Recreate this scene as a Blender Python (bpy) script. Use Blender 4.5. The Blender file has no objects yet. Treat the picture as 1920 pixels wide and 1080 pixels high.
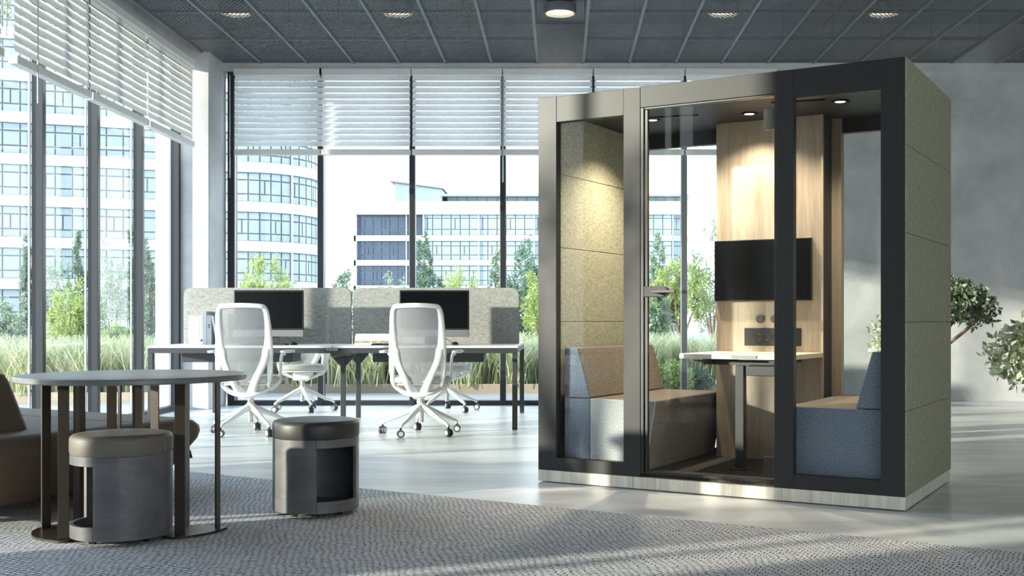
import bpy, math, random
import numpy as np
from mathutils import Vector, Matrix, Euler

random.seed(7)
RNG = np.random.default_rng(11)
SC = bpy.context.scene
COL = SC.collection
PI = math.pi
EYE, F = 0.95, 2070.0


def R(a):
    return math.radians(a)


# ------------------------------------------------------------------ tagging
def tag(o, label=None, cat=None, group=None, kind=None):
    if label: o['label'] = label
    if cat: o['category'] = cat
    if group: o['group'] = group
    if kind: o['kind'] = kind
    return o


def thing(name, label, cat, loc=(0, 0, 0), rz=0.0, group=None):
    o = bpy.data.objects.new(name, None)
    COL.objects.link(o)
    o.location = loc
    o.rotation_euler = (0, 0, rz)
    o.empty_display_size = 0.1
    return tag(o, label, cat, group)


def struct_empty(name):
    o = bpy.data.objects.new(name, None)
    COL.objects.link(o)
    o['kind'] = 'structure'
    return o


def copy_tree(o, parent=None):
    c = o.copy()
    COL.objects.link(c)
    c.parent = parent
    for ch in list(o.children):
        copy_tree(ch, c)
    return c


# ------------------------------------------------------------------ mesh builder
class MB:
    def __init__(s):
        s.v, s.f = [], []

    def add(s, vs, fs):
        n = len(s.v)
        s.v += [tuple(p) for p in vs]
        s.f += [tuple(i + n for i in f) for f in fs]
        return s

    def box(s, x0, x1, y0, y1, z0, z1):
        vs = [(x0, y0, z0), (x1, y0, z0), (x1, y1, z0), (x0, y1, z0),
              (x0, y0, z1), (x1, y0, z1), (x1, y1, z1), (x0, y1, z1)]
        return s.add(vs, [(0, 3, 2, 1), (4, 5, 6, 7), (0, 1, 5, 4), (1, 2, 6, 5), (2, 3, 7, 6), (3, 0, 4, 7)])

    def obox(s, c, size, rot):
        m = Matrix.Translation(c) @ Euler(rot).to_matrix().to_4x4()
        hx, hy, hz = [k / 2 for k in size]
        vs = [m @ Vector(p) for p in [(-hx, -hy, -hz), (hx, -hy, -hz), (hx, hy, -hz), (-hx, hy, -hz),
                                      (-hx, -hy, hz), (hx, -hy, hz), (hx, hy, hz), (-hx, hy, hz)]]
        return s.add(vs, [(0, 3, 2, 1), (4, 5, 6, 7), (0, 1, 5, 4), (1, 2, 6, 5), (2, 3, 7, 6), (3, 0, 4, 7)])

    def cyl(s, p0, p1, r0, r1=None, n=16):
        return s.tube([p0, p1], [r0, r0 if r1 is None else r1], n)

    def tube(s, pts, rad, n=10):
        pts = [Vector(p) for p in pts]
        if not isinstance(rad, (list, tuple)): rad = [rad] * len(pts)
        rings = []
        prev = None
        for i, p in enumerate(pts):
            t = (pts[min(i + 1, len(pts) - 1)] - pts[max(i - 1, 0)]).normalized()
            if prev is None:
                a = Vector((0, 0, 1)) if abs(t.z) < .9 else Vector((1, 0, 0))
                a = (a - t * a.dot(t)).normalized()
            else:
                a = (prev - t * prev.dot(t)).normalized()
            prev = a
            b = t.cross(a)
            rings.append([p + (a * math.cos(2 * PI * k / n) + b * math.sin(2 * PI * k / n)) * rad[i] for k in range(n)])
        vs = [q for r in rings for q in r]
        fs = []
        for i in range(len(pts) - 1):
            for k in range(n):
                k2 = (k + 1) % n
                fs.append((i * n + k, i * n + k2, (i + 1) * n + k2, (i + 1) * n + k))
        fs.append(tuple(range(n))[::-1])
        fs.append(tuple((len(pts) - 1) * n + k for k in range(n)))
        return s.add(vs, fs)

    def lathe(s, prof, n=48, c=(0, 0, 0), a0=0.0, a1=2 * PI):
        """closed profile list of (r,z); full turn or an arc with capped ends"""
        full = abs(a1 - a0 - 2 * PI) < 1e-6
        m = n if full else n + 1
        P = len(prof)
        vs = []
        for k in range(m):
            a = a0 + (a1 - a0) * k / n
            for r, z in prof:
                vs.append((c[0] + r * math.cos(a), c[1] + r * math.sin(a), c[2] + z))
        fs = []
        for k in range(n):
            k2 = (k + 1) % m
            for j in range(P):
                j2 = (j + 1) % P
                if prof[j][0] < 1e-6 and prof[j2][0] < 1e-6: continue
                fs.append((k * P + j, k2 * P + j, k2 * P + j2, k * P + j2))
        if not full:
            fs.append(tuple(range(P)))
            fs.append(tuple((m - 1) * P + j for j in range(P))[::-1])
        return s.add(vs, fs)

    def prism(s, poly, axis, d0, d1):
        """poly of 2D points; axis 'x': (y,z), 'y': (x,z), 'z': (x,y)"""
        def mk(p, d):
            return {'x': (d, p[0], p[1]), 'y': (p[0], d, p[1]), 'z': (p[0], p[1], d)}[axis]
        n = len(poly)
        vs = [mk(p, d0) for p in poly] + [mk(p, d1) for p in poly]
        fs = [tuple(range(n)), tuple(range(n, 2 * n))[::-1]]
        fs += [(i, i + n, (i + 1) % n + n, (i + 1) % n) for i in range(n)]
        return s.add(vs, fs)

    def ribbon(s, pts, widths, thick, side=(0, 1, 0)):
        """rounded flat bar along pts; 'side' is roughly the thin direction"""
        pts = [Vector(p) for p in pts]
        side = Vector(side)
        n = 8
        rings = []
        for i, p in enumerate(pts):
            t = (pts[min(i + 1, len(pts) - 1)] - pts[max(i - 1, 0)]).normalized()
            w = side.cross(t).normalized()
            d = t.cross(w).normalized()
            a = widths[i] / 2
            b = (thick[i] if isinstance(thick, (list, tuple)) else thick) / 2
            e = min(a, b) * .6
            sec = [(a, -b + e), (a, b - e), (a - e, b), (-a + e, b), (-a, b - e), (-a, -b + e), (-a + e, -b), (a - e, -b)]
            rings.append([p + w * x + d * y for x, y in sec])
        vs = [q for r in rings for q in r]
        fs = []
        for i in range(len(pts) - 1):
            for k in range(n):
                k2 = (k + 1) % n
                fs.append((i * n + k, i * n + k2, (i + 1) * n + k2, (i + 1) * n + k))
        fs.append(tuple(range(n))[::-1])
        fs.append(tuple((len(pts) - 1) * n + k for k in range(n)))
        return s.add(vs, fs)

    def build(s, name, m, parent=None, bevel=0.0, seg=2, smooth=None, fix=True, sub=0):
        me = bpy.data.meshes.new(name)
        me.from_pydata(s.v, [], s.f)
        if fix:
            import bmesh
            bm = bmesh.new(); bm.from_mesh(me)
            bmesh.ops.recalc_face_normals(bm, faces=bm.faces)
            bm.to_mesh(me); bm.free()
        if smooth is None: smooth = 35
        if smooth:
            me.polygons.foreach_set('use_smooth', [True] * len(me.polygons))
            me.set_sharp_from_angle(angle=R(smooth))
        me.materials.append(m)
        o = bpy.data.objects.new(name, me)
        COL.objects.link(o)
        o.parent = parent
        if bevel:
            b = o.modifiers.new('bevel', 'BEVEL')
            b.width = bevel; b.segments = seg; b.limit_method = 'ANGLE'; b.angle_limit = R(40)
            b.harden_normals = True
        if sub:
            k = o.modifiers.new('sub', 'SUBSURF'); k.levels = sub; k.render_levels = sub
        return o


def catmull(pts, n=6):
    P = [Vector(p) for p in pts]
    out = []
    for i in range(len(P) - 1):
        p0 = P[max(i - 1, 0)]; p1 = P[i]; p2 = P[i + 1]; p3 = P[min(i + 2, len(P) - 1)]
        for k in range(n):
            t = k / n
            out.append(.5 * ((2 * p1) + (p2 - p0) * t + (2 * p0 - 5 * p1 + 4 * p2 - p3) * t * t + (3 * p1 - p0 - 3 * p2 + p3) * t ** 3))
    out.append(P[-1])
    return out


def interp(vals, m):
    xs = np.linspace(0, 1, len(vals)); return list(np.interp(np.linspace(0, 1, m), xs, vals))


# ------------------------------------------------------------------ materials
def base_mat(name):
    m = bpy.data.materials.new(name); m.use_nodes = True
    nt = m.node_tree
    return m, nt, nt.nodes['Principled BSDF'], nt.nodes['Material Output']


def coords(nt, scale=(1, 1, 1), rot=(0, 0, 0)):
    tc = nt.nodes.new('ShaderNodeTexCoord'); mp = nt.nodes.new('ShaderNodeMapping')
    mp.inputs['Scale'].default_value = scale; mp.inputs['Rotation'].default_value = rot
    nt.links.new(tc.outputs['Object'], mp.inputs['Vector'])
    return mp.outputs['Vector']


def ramp(nt, fac, c0, c1, p0=0.3, p1=0.7):
    r = nt.nodes.new('ShaderNodeValToRGB')
    r.color_ramp.elements[0].position = p0; r.color_ramp.elements[0].color = (*c0, 1)
    r.color_ramp.elements[1].position = p1; r.color_ramp.elements[1].color = (*c1, 1)
    nt.links.new(fac, r.inputs['Fac'])
    return r.outputs['Color']


def noise(nt, vec, scale, detail=4, rough=.55, dist=0):
    n = nt.nodes.new('ShaderNodeTexNoise')
    n.inputs['Scale'].default_value = scale; n.inputs['Detail'].default_value = detail
    n.inputs['Roughness'].default_value = rough; n.inputs['Distortion'].default_value = dist
    nt.links.new(vec, n.inputs['Vector'])
    return n.outputs['Fac']


def bump(nt, b, h, strength, dist=.01):
    n = nt.nodes.new('ShaderNodeBump')
    n.inputs['Strength'].default_value = strength; n.inputs['Distance'].default_value = dist
    nt.links.new(h, n.inputs['Height']); nt.links.new(n.outputs['Normal'], b.inputs['Normal'])


def M_plain(name, c, rough=.5, metal=0.0, spec=.5, var=.04, scale=40):
    m, nt, b, o = base_mat(name)
    f = noise(nt, coords(nt), scale, 3)
    c0 = tuple(max(0, k * (1 - var)) for k in c); c1 = tuple(min(1, k * (1 + var)) for k in c)
    nt.links.new(ramp(nt, f, c0, c1), b.inputs['Base Color'])
    b.inputs['Roughness'].default_value = rough; b.inputs['Metallic'].default_value = metal
    b.inputs['Specular IOR Level'].default_value = spec
    return m


def M_felt(name, c0, c1, scale=260, strength=.35, wv=None):
    m, nt, b, o = base_mat(name)
    v = coords(nt, wv or (1, 1, 1))
    f = noise(nt, v, scale, 5, .75)
    nt.links.new(ramp(nt, f, c0, c1, .42, .58), b.inputs['Base Color'])
    b.inputs['Roughness'].default_value = .95
    b.inputs['Specular IOR Level'].default_value = .15
    bump(nt, b, f, strength, .003)
    return m


def M_weave(name, c0, c1, scale=240):
    m, nt, b, o = base_mat(name)
    v1 = coords(nt, (1, 1, .12)); v2 = coords(nt, (.12, .12, 1))
    f1 = noise(nt, v1, scale, 3, .6); f2 = noise(nt, v2, scale, 3, .6)
    mx = nt.nodes.new('ShaderNodeMath'); mx.operation = 'ADD'
    nt.links.new(f1, mx.inputs[0]); nt.links.new(f2, mx.inputs[1])
    hf = nt.nodes.new('ShaderNodeMath'); hf.operation = 'MULTIPLY'; hf.inputs[1].default_value = .5
    nt.links.new(mx.outputs[0], hf.inputs[0])
    nt.links.new(ramp(nt, hf.outputs[0], c0, c1, .4, .6), b.inputs['Base Color'])
    b.inputs['Roughness'].default_value = .95; b.inputs['Specular IOR Level'].default_value = .15
    bump(nt, b, hf.outputs[0], .3, .003)
    return m


def M_wood(name, c0, c1, axis='z', scale=9, rough=.45, bs=.08):
    m, nt, b, o = base_mat(name)
    st = {'x': (.06, 1, 1), 'y': (1, .06, 1), 'z': (1, 1, .06)}[axis]
    v = coords(nt, st)
    f = noise(nt, v, scale, 8, .62, 1.2)
    g = noise(nt, v, scale * 14, 4, .6)
    mx = nt.nodes.new('ShaderNodeMath'); mx.operation = 'MULTIPLY_ADD'
    nt.links.new(g, mx.inputs[0]); mx.inputs[1].default_value = .35
    nt.links.new(f, mx.inputs[2])
    nt.links.new(ramp(nt, mx.outputs[0], c0, c1, .48, .86), b.inputs['Base Color'])
    b.inputs['Roughness'].default_value = rough
    bump(nt, b, mx.outputs[0], bs, .004)
    return m


def M_concrete(name, c0, c1, scale=1.6, rough=.85, bs=.12):
    m, nt, b, o = base_mat(name)
    v = coords(nt)
    f = noise(nt, v, scale, 9, .62, .4)
    g = noise(nt, v, 55, 3, .7)
    mx = nt.nodes.new('ShaderNodeMath'); mx.operation = 'MULTIPLY_ADD'
    nt.links.new(g, mx.inputs[0]); mx.inputs[1].default_value = .18; nt.links.new(f, mx.inputs[2])
    nt.links.new(ramp(nt, mx.outputs[0], c0, c1, .42, .76), b.inputs['Base Color'])
    b.inputs['Roughness'].default_value = rough
    bump(nt, b, mx.outputs[0], bs, .01)
    return m


def M_floor():
    m, nt, b, o = base_mat('polished_floor')
    v = coords(nt, (.22, 1, 1))
    f = noise(nt, v, 2.2, 9, .65, .8)
    nt.links.new(ramp(nt, f, (.50, .50, .49), (.76, .765, .76), .34, .62), b.inputs['Base Color'])
    g = noise(nt, coords(nt, (.15, 1.6, 1)), 5, 6, .6)
    rr = nt.nodes.new('ShaderNodeMapRange')
    rr.inputs['To Min'].default_value = .22; rr.inputs['To Max'].default_value = .42
    nt.links.new(g, rr.inputs['Value']); nt.links.new(rr.outputs['Result'], b.inputs['Roughness'])
    bump(nt, b, g, .05, .01)
    return m


def M_rug():
    m, nt, b, o = base_mat('woven_rug')
    tc = nt.nodes.new('ShaderNodeTexCoord')
    # gentle waviness of the rows, then a brick pattern as the woven loops
    n = nt.nodes.new('ShaderNodeTexNoise'); n.inputs['Scale'].default_value = 3.2; n.inputs['Detail'].default_value = 2
    nt.links.new(tc.outputs['Object'], n.inputs['Vector'])
    sc = nt.nodes.new('ShaderNodeVectorMath'); sc.operation = 'SCALE'; sc.inputs['Scale'].default_value = .09
    nt.links.new(n.outputs['Color'], sc.inputs[0])
    ad = nt.nodes.new('ShaderNodeVectorMath'); ad.operation = 'ADD'
    nt.links.new(tc.outputs['Object'], ad.inputs[0]); nt.links.new(sc.outputs[0], ad.inputs[1])
    n2 = nt.nodes.new('ShaderNodeTexNoise'); n2.inputs['Scale'].default_value = 60; n2.inputs['Detail'].default_value = 2
    nt.links.new(tc.outputs['Object'], n2.inputs['Vector'])
    sc2 = nt.nodes.new('ShaderNodeVectorMath'); sc2.operation = 'SCALE'; sc2.inputs['Scale'].default_value = .012
    nt.links.new(n2.outputs['Color'], sc2.inputs[0])
    ad2 = nt.nodes.new('ShaderNodeVectorMath'); ad2.operation = 'ADD'
    nt.links.new(ad.outputs[0], ad2.inputs[0]); nt.links.new(sc2.outputs[0], ad2.inputs[1])
    br = nt.nodes.new('ShaderNodeTexBrick')
    br.inputs['Scale'].default_value = 1.0
    br.inputs['Brick Width'].default_value = .036; br.inputs['Row Height'].default_value = .021
    br.inputs['Mortar Size'].default_value = .0029; br.inputs['Mortar Smooth'].default_value = .6
    br.inputs['Color1'].default_value = (.84, .82, .82, 1); br.inputs['Color2'].default_value = (.68, .67, .68, 1)
    br.inputs['Mortar'].default_value = (.05, .05, .06, 1)
    nt.links.new(ad2.outputs[0], br.inputs['Vector'])
    big = noise(nt, tc.outputs['Object'], 1.4, 3)
    mx = nt.nodes.new('ShaderNodeMix'); mx.data_type = 'RGBA'; mx.blend_type = 'MULTIPLY'
    mx.inputs[0].default_value = .3
    nt.links.new(br.outputs['Color'], mx.inputs[6])
    nt.links.new(ramp(nt, big, (.7, .7, .72), (1, 1, 1)), mx.inputs[7])
    nt.links.new(mx.outputs[2], b.inputs['Base Color'])
    b.inputs['Roughness'].default_value = .97; b.inputs['Specular IOR Level'].default_value = .1
    inv = nt.nodes.new('ShaderNodeMath'); inv.operation = 'SUBTRACT'; inv.inputs[0].default_value = 1
    nt.links.new(br.outputs['Fac'], inv.inputs[1])
    bump(nt, b, inv.outputs[0], .9, .008)
    return m


def M_glass(name, tint=(.93, .97, .97), refl=1.0, boost=1.45):
    """thin architectural pane: clear with a fresnel mirror share"""
    m = bpy.data.materials.new(name); m.use_nodes = True
    nt = m.node_tree; nt.nodes.clear()
    o = nt.nodes.new('ShaderNodeOutputMaterial')
    t = nt.nodes.new('ShaderNodeBsdfTransparent'); t.inputs['Color'].default_value = (*tint, 1)
    g = nt.nodes.new('ShaderNodeBsdfGlossy'); g.inputs['Roughness'].default_value = .0
    g.inputs['Color'].default_value = (refl, refl, refl, 1)
    lw = nt.nodes.new('ShaderNodeLayerWeight'); lw.inputs['Blend'].default_value = .5
    pw = nt.nodes.new('ShaderNodeMath'); pw.operation = 'POWER'; pw.inputs[1].default_value = 5
    nt.links.new(lw.outputs['Facing'], pw.inputs[0])
    fr = nt.nodes.new('ShaderNodeMath'); fr.operation = 'MULTIPLY_ADD'
    nt.links.new(pw.outputs[0], fr.inputs[0]); fr.inputs[1].default_value = .45; fr.inputs[2].default_value = .008 * boost
    mx = nt.nodes.new('ShaderNodeMixShader')
    nt.links.new(fr.outputs[0], mx.inputs['Fac']); nt.links.new(t.outputs[0], mx.inputs[1])
    nt.links.new(g.outputs[0], mx.inputs[2]); nt.links.new(mx.outputs[0], o.inputs['Surface'])
    return m


def M_translucent(name, c, trans=.4, clear=0.0, rough=.8):
    m = bpy.data.materials.new(name); m.use_nodes = True
    nt = m.node_tree; nt.nodes.clear()
    o = nt.nodes.new('ShaderNodeOutputMaterial')
    d = nt.nodes.new('ShaderNodeBsdfDiffuse'); t = nt.nodes.new('ShaderNodeBsdfTranslucent')
    v = coords(nt)
    col = ramp(nt, noise(nt, v, 30, 3), tuple(k * .92 for k in c), c)
    nt.links.new(col, d.inputs['Color']); nt.links.new(col, t.inputs['Color'])
    mx = nt.nodes.new('ShaderNodeMixShader'); mx.inputs[0].default_value = trans
    nt.links.new(d.outputs[0], mx.inputs[1]); nt.links.new(t.outputs[0], mx.inputs[2])
    last = mx
    if clear:
        tr = nt.nodes.new('ShaderNodeBsdfTransparent')
        m2 = nt.nodes.new('ShaderNodeMixShader'); m2.inputs[0].default_value = clear
        nt.links.new(mx.outputs[0], m2.inputs[1]); nt.links.new(tr.outputs[0], m2.inputs[2]); last = m2
    nt.links.new(last.outputs[0], o.inputs['Surface'])
    return m


def M_leaf(name, c0, c1, trans=.35, scale=6):
    m = bpy.data.materials.new(name); m.use_nodes = True
    nt = m.node_tree; nt.nodes.clear()
    o = nt.nodes.new('ShaderNodeOutputMaterial')
    d = nt.nodes.new('ShaderNodeBsdfPrincipled'); t = nt.nodes.new('ShaderNodeBsdfTranslucent')
    geo = nt.nodes.new('ShaderNodeNewGeometry')
    col = ramp(nt, geo.outputs['Random Per Island'], c0, c1, 0.1, .9)
    nt.links.new(col, d.inputs['Base Color']); nt.links.new(col, t.inputs['Color'])
    d.inputs['Roughness'].default_value = .5
    mx = nt.nodes.new('ShaderNodeMixShader'); mx.inputs[0].default_value = trans
    nt.links.new(d.outputs[0], mx.inputs[1]); nt.links.new(t.outputs[0], mx.inputs[2])
    nt.links.new(mx.outputs[0], o.inputs['Surface'])
    return m


def M_emit(name, c, s):
    m = bpy.data.materials.new(name); m.use_nodes = True
    nt = m.node_tree; nt.nodes.clear()
    o = nt.nodes.new('ShaderNodeOutputMaterial'); e = nt.nodes.new('ShaderNodeEmission')
    e.inputs['Color'].default_value = (*c, 1); e.inputs['Strength'].default_value = s
    nt.links.new(e.outputs[0], o.inputs['Surface'])
    return m


MAT = dict(
    wall=M_concrete('concrete_wall', (.42, .43, .445), (.62, .625, .635)),
    column=M_concrete('concrete_column', (.48, .49, .51), (.62, .63, .65), 2.5),
    slab=M_concrete('concrete_slab', (.25, .27, .29), (.38, .40, .42), 2.0),
    floor=M_floor(), rug=M_rug(),
    frame=M_plain('window_frame_metal', (.030, .034, .040), .4, .2),
    railmetal=M_plain('ceiling_rail_metal', (.24, .26, .275), .45, .4),
    alu=M_plain('aluminium_bead', (.62, .64, .66), .35, .6),
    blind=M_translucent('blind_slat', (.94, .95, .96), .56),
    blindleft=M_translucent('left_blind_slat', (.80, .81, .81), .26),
    blindrail=M_plain('blind_rail', (.80, .80, .79), .45),
    meshmetal=M_plain('expanded_metal', (.18, .20, .215), .5, .3),
    glass=M_glass('window_glass'), podglass=M_glass('booth_glass', (.97, .98, .975), 1.0, 1.5),
    podframe=M_plain('booth_frame', (.030, .030, .031), .42, .0, .28, .02),
    black=M_plain('black_trim', (.012, .012, .013), .4),
    blackgloss=M_plain('screen_glass', (.005, .0055, .0065), .2, 0, .12),
    podceil=M_plain('booth_ceiling', (.022, .022, .024), .5),
    felt=M_weave('olive_felt', (.22, .215, .145), (.42, .405, .30), 200),
    bluefelt=M_felt('blue_felt', (.04, .055, .09), (.27, .315, .39), 210, .06),
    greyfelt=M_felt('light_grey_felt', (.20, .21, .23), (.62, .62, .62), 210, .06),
    brownfelt=M_felt('brown_felt', (.085, .070, .056), (.30, .255, .21), 210, .06),
    carpet=M_felt('booth_carpet', (.025, .024, .023), (.12, .105, .09), 150, .8),
    oak=M_wood('light_oak', (.33, .265, .195), (.54, .455, .36), 'z'),
    oaktop=M_wood('oak_top', (.62, .53, .41), (.80, .72, .60), 'x'),
    plinth=M_wood('whitewashed_oak', (.50, .45, .38), (.80, .74, .64), 'z', 14),
    greywood=M_wood('grey_wood', (.085, .082, .086), (.15, .145, .148), 'x', 5, .4, .03),
    greytop=M_wood('grey_table_wood', (.13, .125, .125), (.21, .205, .20), 'x', 5, .35, .03),
    darkleather=M_plain('dark_leather', (.040, .038, .036), .45, 0, .4, .08, 60),
    taupeleather=M_plain('taupe_leather', (.155, .135, .11), .5, 0, .4, .08, 60),
    sofaleather=M_plain('sofa_leather', (.105, .076, .054), .5, 0, .4, .08, 30),
    bronze=M_plain('bronze_steel', (.052, .039, .030), .35, .5),
    white=M_plain('white_plastic', (.76, .76, .75), .38, 0, .5, .015),
    seatfab=M_felt('seat_fabric', (.42, .40, .37), (.60, .58, .54), 300, .2),
    chairmesh=M_translucent('chair_mesh', (.42, .43, .45), .35, .28),
    chrome=M_plain('satin_metal', (.62, .61, .58), .25, .9),
    wheel=M_plain('wheel_grey', (.06, .065, .07), .5),
    hub=M_plain('wheel_hub', (.66, .67, .68), .35),
    deskwhite=M_plain('desk_laminate', (.78, .79, .80), .35),
    deskmetal=M_plain('desk_metal', (.055, .060, .066), .45, .2),
    screenfelt=M_weave('desk_screen_felt', (.25, .255, .245), (.47, .47, .455), 230),
    silver=M_plain('silver_chin', (.22, .225, .235), .4, .3),
    paperwhite=M_plain('book_white', (.70, .71, .73), .6),
    papercream=M_plain('book_cream', (.72, .65, .55), .6),
    papergrey=M_plain('book_grey', (.55, .56, .57), .6),
    ink=M_plain('ink', (.06, .055, .05), .6),
    bark=M_plain('bark', (.20, .15, .11), .9, 0, .2, .3, 25),
    darkbark=M_plain('dark_bark', (.10, .085, .07), .9, 0, .2, .3, 25),
    olive=M_leaf('olive_leaf', (.09, .13, .085), (.36, .42, .28)),
    pale=M_leaf('pale_leaf', (.24, .31, .16), (.82, .84, .66)),
    bright=M_leaf('bright_leaf', (.20, .30, .08), (.60, .66, .26)),
    conifer=M_leaf('conifer_leaf', (.06, .12, .08), (.24, .34, .24)),
    greyleaf=M_leaf('greygreen_leaf', (.14, .20, .14), (.46, .54, .40)),
    grass=M_leaf('ornamental_grass', (.24, .33, .17), (.86, .80, .56)),
    grassgreen=M_leaf('green_grass', (.12, .24, .12), (.46, .56, .32)),
    deck=M_wood('terrace_deck', (.30, .27, .26), (.46, .42, .40), 'x', 4, .6),
    kerb=M_plain('planter_kerb', (.34, .28, .21), .8),
    soil=M_plain('soil', (.10, .09, .07), .95),
    ground=M_concrete('outside_paving', (.45, .47, .48), (.6, .62, .63), .3),
    bwhite=M_plain('building_white', (.44, .46, .48), .6),
    bglass=M_plain('building_glass', (.27, .325, .35), .35, 0, .6, .08, .3),
    bglassblue=M_plain('building_blue_glass', (.065, .085, .12), .25, 0, .6, .45, .12),
    bline=M_plain('building_joint', (.11, .125, .135), .6),
    warm=M_emit('lamp_warm', (1, .82, .6), 5.0),
    ceillamp=M_emit('ceiling_lamp', (1, .76, .52), 3.5),
)


# ------------------------------------------------------------------ foliage helpers
def quads_mesh(name, V, Fc, m, parent=None):
    me = bpy.data.meshes.new(name)
    nv, nf = len(V), len(Fc)
    k = Fc.shape[1]
    me.vertices.add(nv); me.vertices.foreach_set('co', V.astype(np.float32).ravel())
    me.loops.add(nf * k); me.loops.foreach_set('vertex_index', Fc.astype(np.int32).ravel())
    me.polygons.add(nf)
    me.polygons.foreach_set('loop_start', np.arange(0, nf * k, k, dtype=np.int32))
    me.polygons.foreach_set('use_smooth', np.ones(nf, dtype=bool))
    me.update(calc_edges=True)
    me.validate()
    me.materials.append(m)
    o = bpy.data.objects.new(name, me); COL.objects.link(o); o.parent = parent
    return o


def leaves(name, blobs, m, parent, size=.06, aspect=.42, shell=.45, clump=0):
    """blobs: (cx,cy,cz,rx,ry,rz,n). Each leaf is a folded four point blade."""
    C = []
    for (cx, cy, cz, rx, ry, rz, n) in blobs:
        d = RNG.normal(size=(n, 3)); d /= np.linalg.norm(d, axis=1)[:, None]
        r = shell + (1 - shell) * RNG.random(n) ** .7
        if clump:
            k = max(3, n // clump)
            dd = RNG.normal(size=(k, 3)); dd /= np.linalg.norm(dd, axis=1)[:, None]
            rr = (.35 + .65 * RNG.random(k) ** .5)
            cen = dd * rr[:, None]
            idx = RNG.integers(0, k, n)
            p = cen[idx] + d * (.20 * RNG.random(n)[:, None] ** .6)
        else:
            p = d * r[:, None]
        C.append(p * np.array([rx, ry, rz]) + np.array([cx, cy, cz]))
    C = np.concatenate(C); n = len(C)
    a = RNG.normal(size=(n, 3)); a[:, 2] += .35; a /= np.linalg.norm(a, axis=1)[:, None]
    b = np.cross(a, RNG.normal(size=(n, 3))); b /= np.linalg.norm(b, axis=1)[:, None]
    c = np.cross(a, b)
    s = size * (.6 + .8 * RNG.random(n))[:, None]
    v0 = C; v2 = C + a * s
    mid = C + a * s * .45 + c * s * .06
    v1 = mid + b * s * aspect * .5; v3 = mid - b * s * aspect * .5
    V = np.stack([v0, v1, v2, v3], 1).reshape(-1, 3)
    Fc = np.arange(n * 4).reshape(n, 4)
    return quads_mesh(name, V, Fc, m, parent)


def grass_blades(name, pts, m, h=.6, w=.008, lean=.35, parent=None):
    """pts Nx3 roots"""
    n = len(pts)
    ang = RNG.random(n) * 2 * PI
    out = np.stack([np.cos(ang), np.sin(ang), np.zeros(n)], 1)
    sd = np.stack([-np.sin(ang), np.cos(ang), np.zeros(n)], 1)
    # turn the blade flats about their own axis so that every side shows some width
    hh = (h * (.55 + .6 * RNG.random(n)))[:, None]
    ln = (lean * (.25 + 1.0 * RNG.random(n)))[:, None] * hh
    V = []
    for k, t in enumerate((0, .35, .7, 1.0)):
        p = pts + out * ln * t ** 1.9 + np.array([0, 0, 1.0]) * hh * (t - .22 * t ** 3)
        ww = w * (1 - t * .85)
        V += [p - sd * ww, p + sd * ww]
    V = np.stack(V, 1).reshape(-1, 3)
    base = np.arange(n)[:, None] * 8
    Fc = np.concatenate([base + np.array([0, 1, 3, 2]), base + np.array([2, 3, 5, 4]), base + np.array([4, 5, 7, 6])])
    return quads_mesh(name, V, Fc, m, parent)


def tree(name, label, cat, loc, blobs, m, size, trunk_r=.05, bark='bark', aspect=.42, group=None, clump=0, base_lean=(0, 0), fork=.35, shell=.45, ground=0.0):
    t = thing(name, label, cat, loc, 0, group)
    leaves('foliage', blobs, MAT[m], t, size, aspect, shell, clump)
    mb = MB()
    zmin = min(b[2] - b[5] for b in blobs)
    fz = max(ground + .15, zmin * (1 - fork) + ground * fork) if zmin > ground + .2 else ground + .12
    fx, fy = base_lean
    mb.tube(catmull([(0, 0, ground), (fx * .4, fy * .4, (ground + fz) * .5), (fx, fy, fz)], 4), interp([trunk_r, trunk_r * .75], 9), 8)
    for b in blobs:
        for k in range(3):
            d = RNG.normal(size=3); d /= np.linalg.norm(d)
            e = (b[0] + d[0] * b[3] * .6, b[1] + d[1] * b[4] * .6, b[2] + abs(d[2]) * b[5] * .6)
            md = ((fx + e[0]) / 2 + d[0] * .05, (fy + e[1]) / 2 + d[1] * .05, fz * .45 + e[2] * .55)
            q = catmull([(fx, fy, fz - .02), md, e], 4)
            mb.tube(q, interp([trunk_r * .55, trunk_r * .32, trunk_r * .1], len(q)), 5)
    mb.build('trunk', MAT[bark], t)
    return t

# ================================================================== ROOM
YB = 12.45          # inner face of the back wall
XL = -4.05          # inner face of the left wall
ZC = 3.84           # underside of the mesh ceiling
ZS = 4.30           # concrete slab above it


def struct(name, mb, m, **k):
    o = mb.build(name, m, None, **k)
    o['kind'] = 'structure'
    return o


struct('floor', MB().box(-4.25, 9.5, -4.0, YB + .15, -.12, 0), MAT['floor'], smooth=0)
struct('ceiling', MB().box(-4.35, 9.8, -4.3, YB + .35, ZS, ZS + .25), MAT['slab'], smooth=0)
# back wall: concrete to the right of the glazing, header above it
wb = MB()
wb.box(2.47, 9.5, YB, YB + .3, 0, ZS)
wb.box(-4.35, 2.47, YB, YB + .3, 3.75, ZS)
struct('wall_back', wb, MAT['wall'], smooth=0)
struct('trim_1', MB().box(-4.30, 9.5, YB - .10, YB + .0, 3.76, 3.84), MAT['column'], bevel=.004)       # ledge under the ceiling
struct('baseboard_back', MB().box(2.47, 9.5, YB - .015, YB, 0, .045), MAT['alu'], bevel=.003)
struct('wall_right', MB().box(9.5, 9.8, -4.0, YB + .3, 0, ZS), MAT['wall'], smooth=0)
struct('wall_front', MB().box(-4.35, .6, -4.3, -4.0, 0, ZS).box(8.6, 9.8, -4.3, -4.0, 0, ZS).box(.6, 8.6, -4.3, -4.0, 3.6, ZS), MAT['wall'], smooth=0)  # wide opening added so sky light fills the room from behind the camera
# corner column
struct('trim_2', MB().box(-4.35, -3.77, 11.86, YB + .02, 0, ZS), MAT['column'], bevel=.01)
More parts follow.
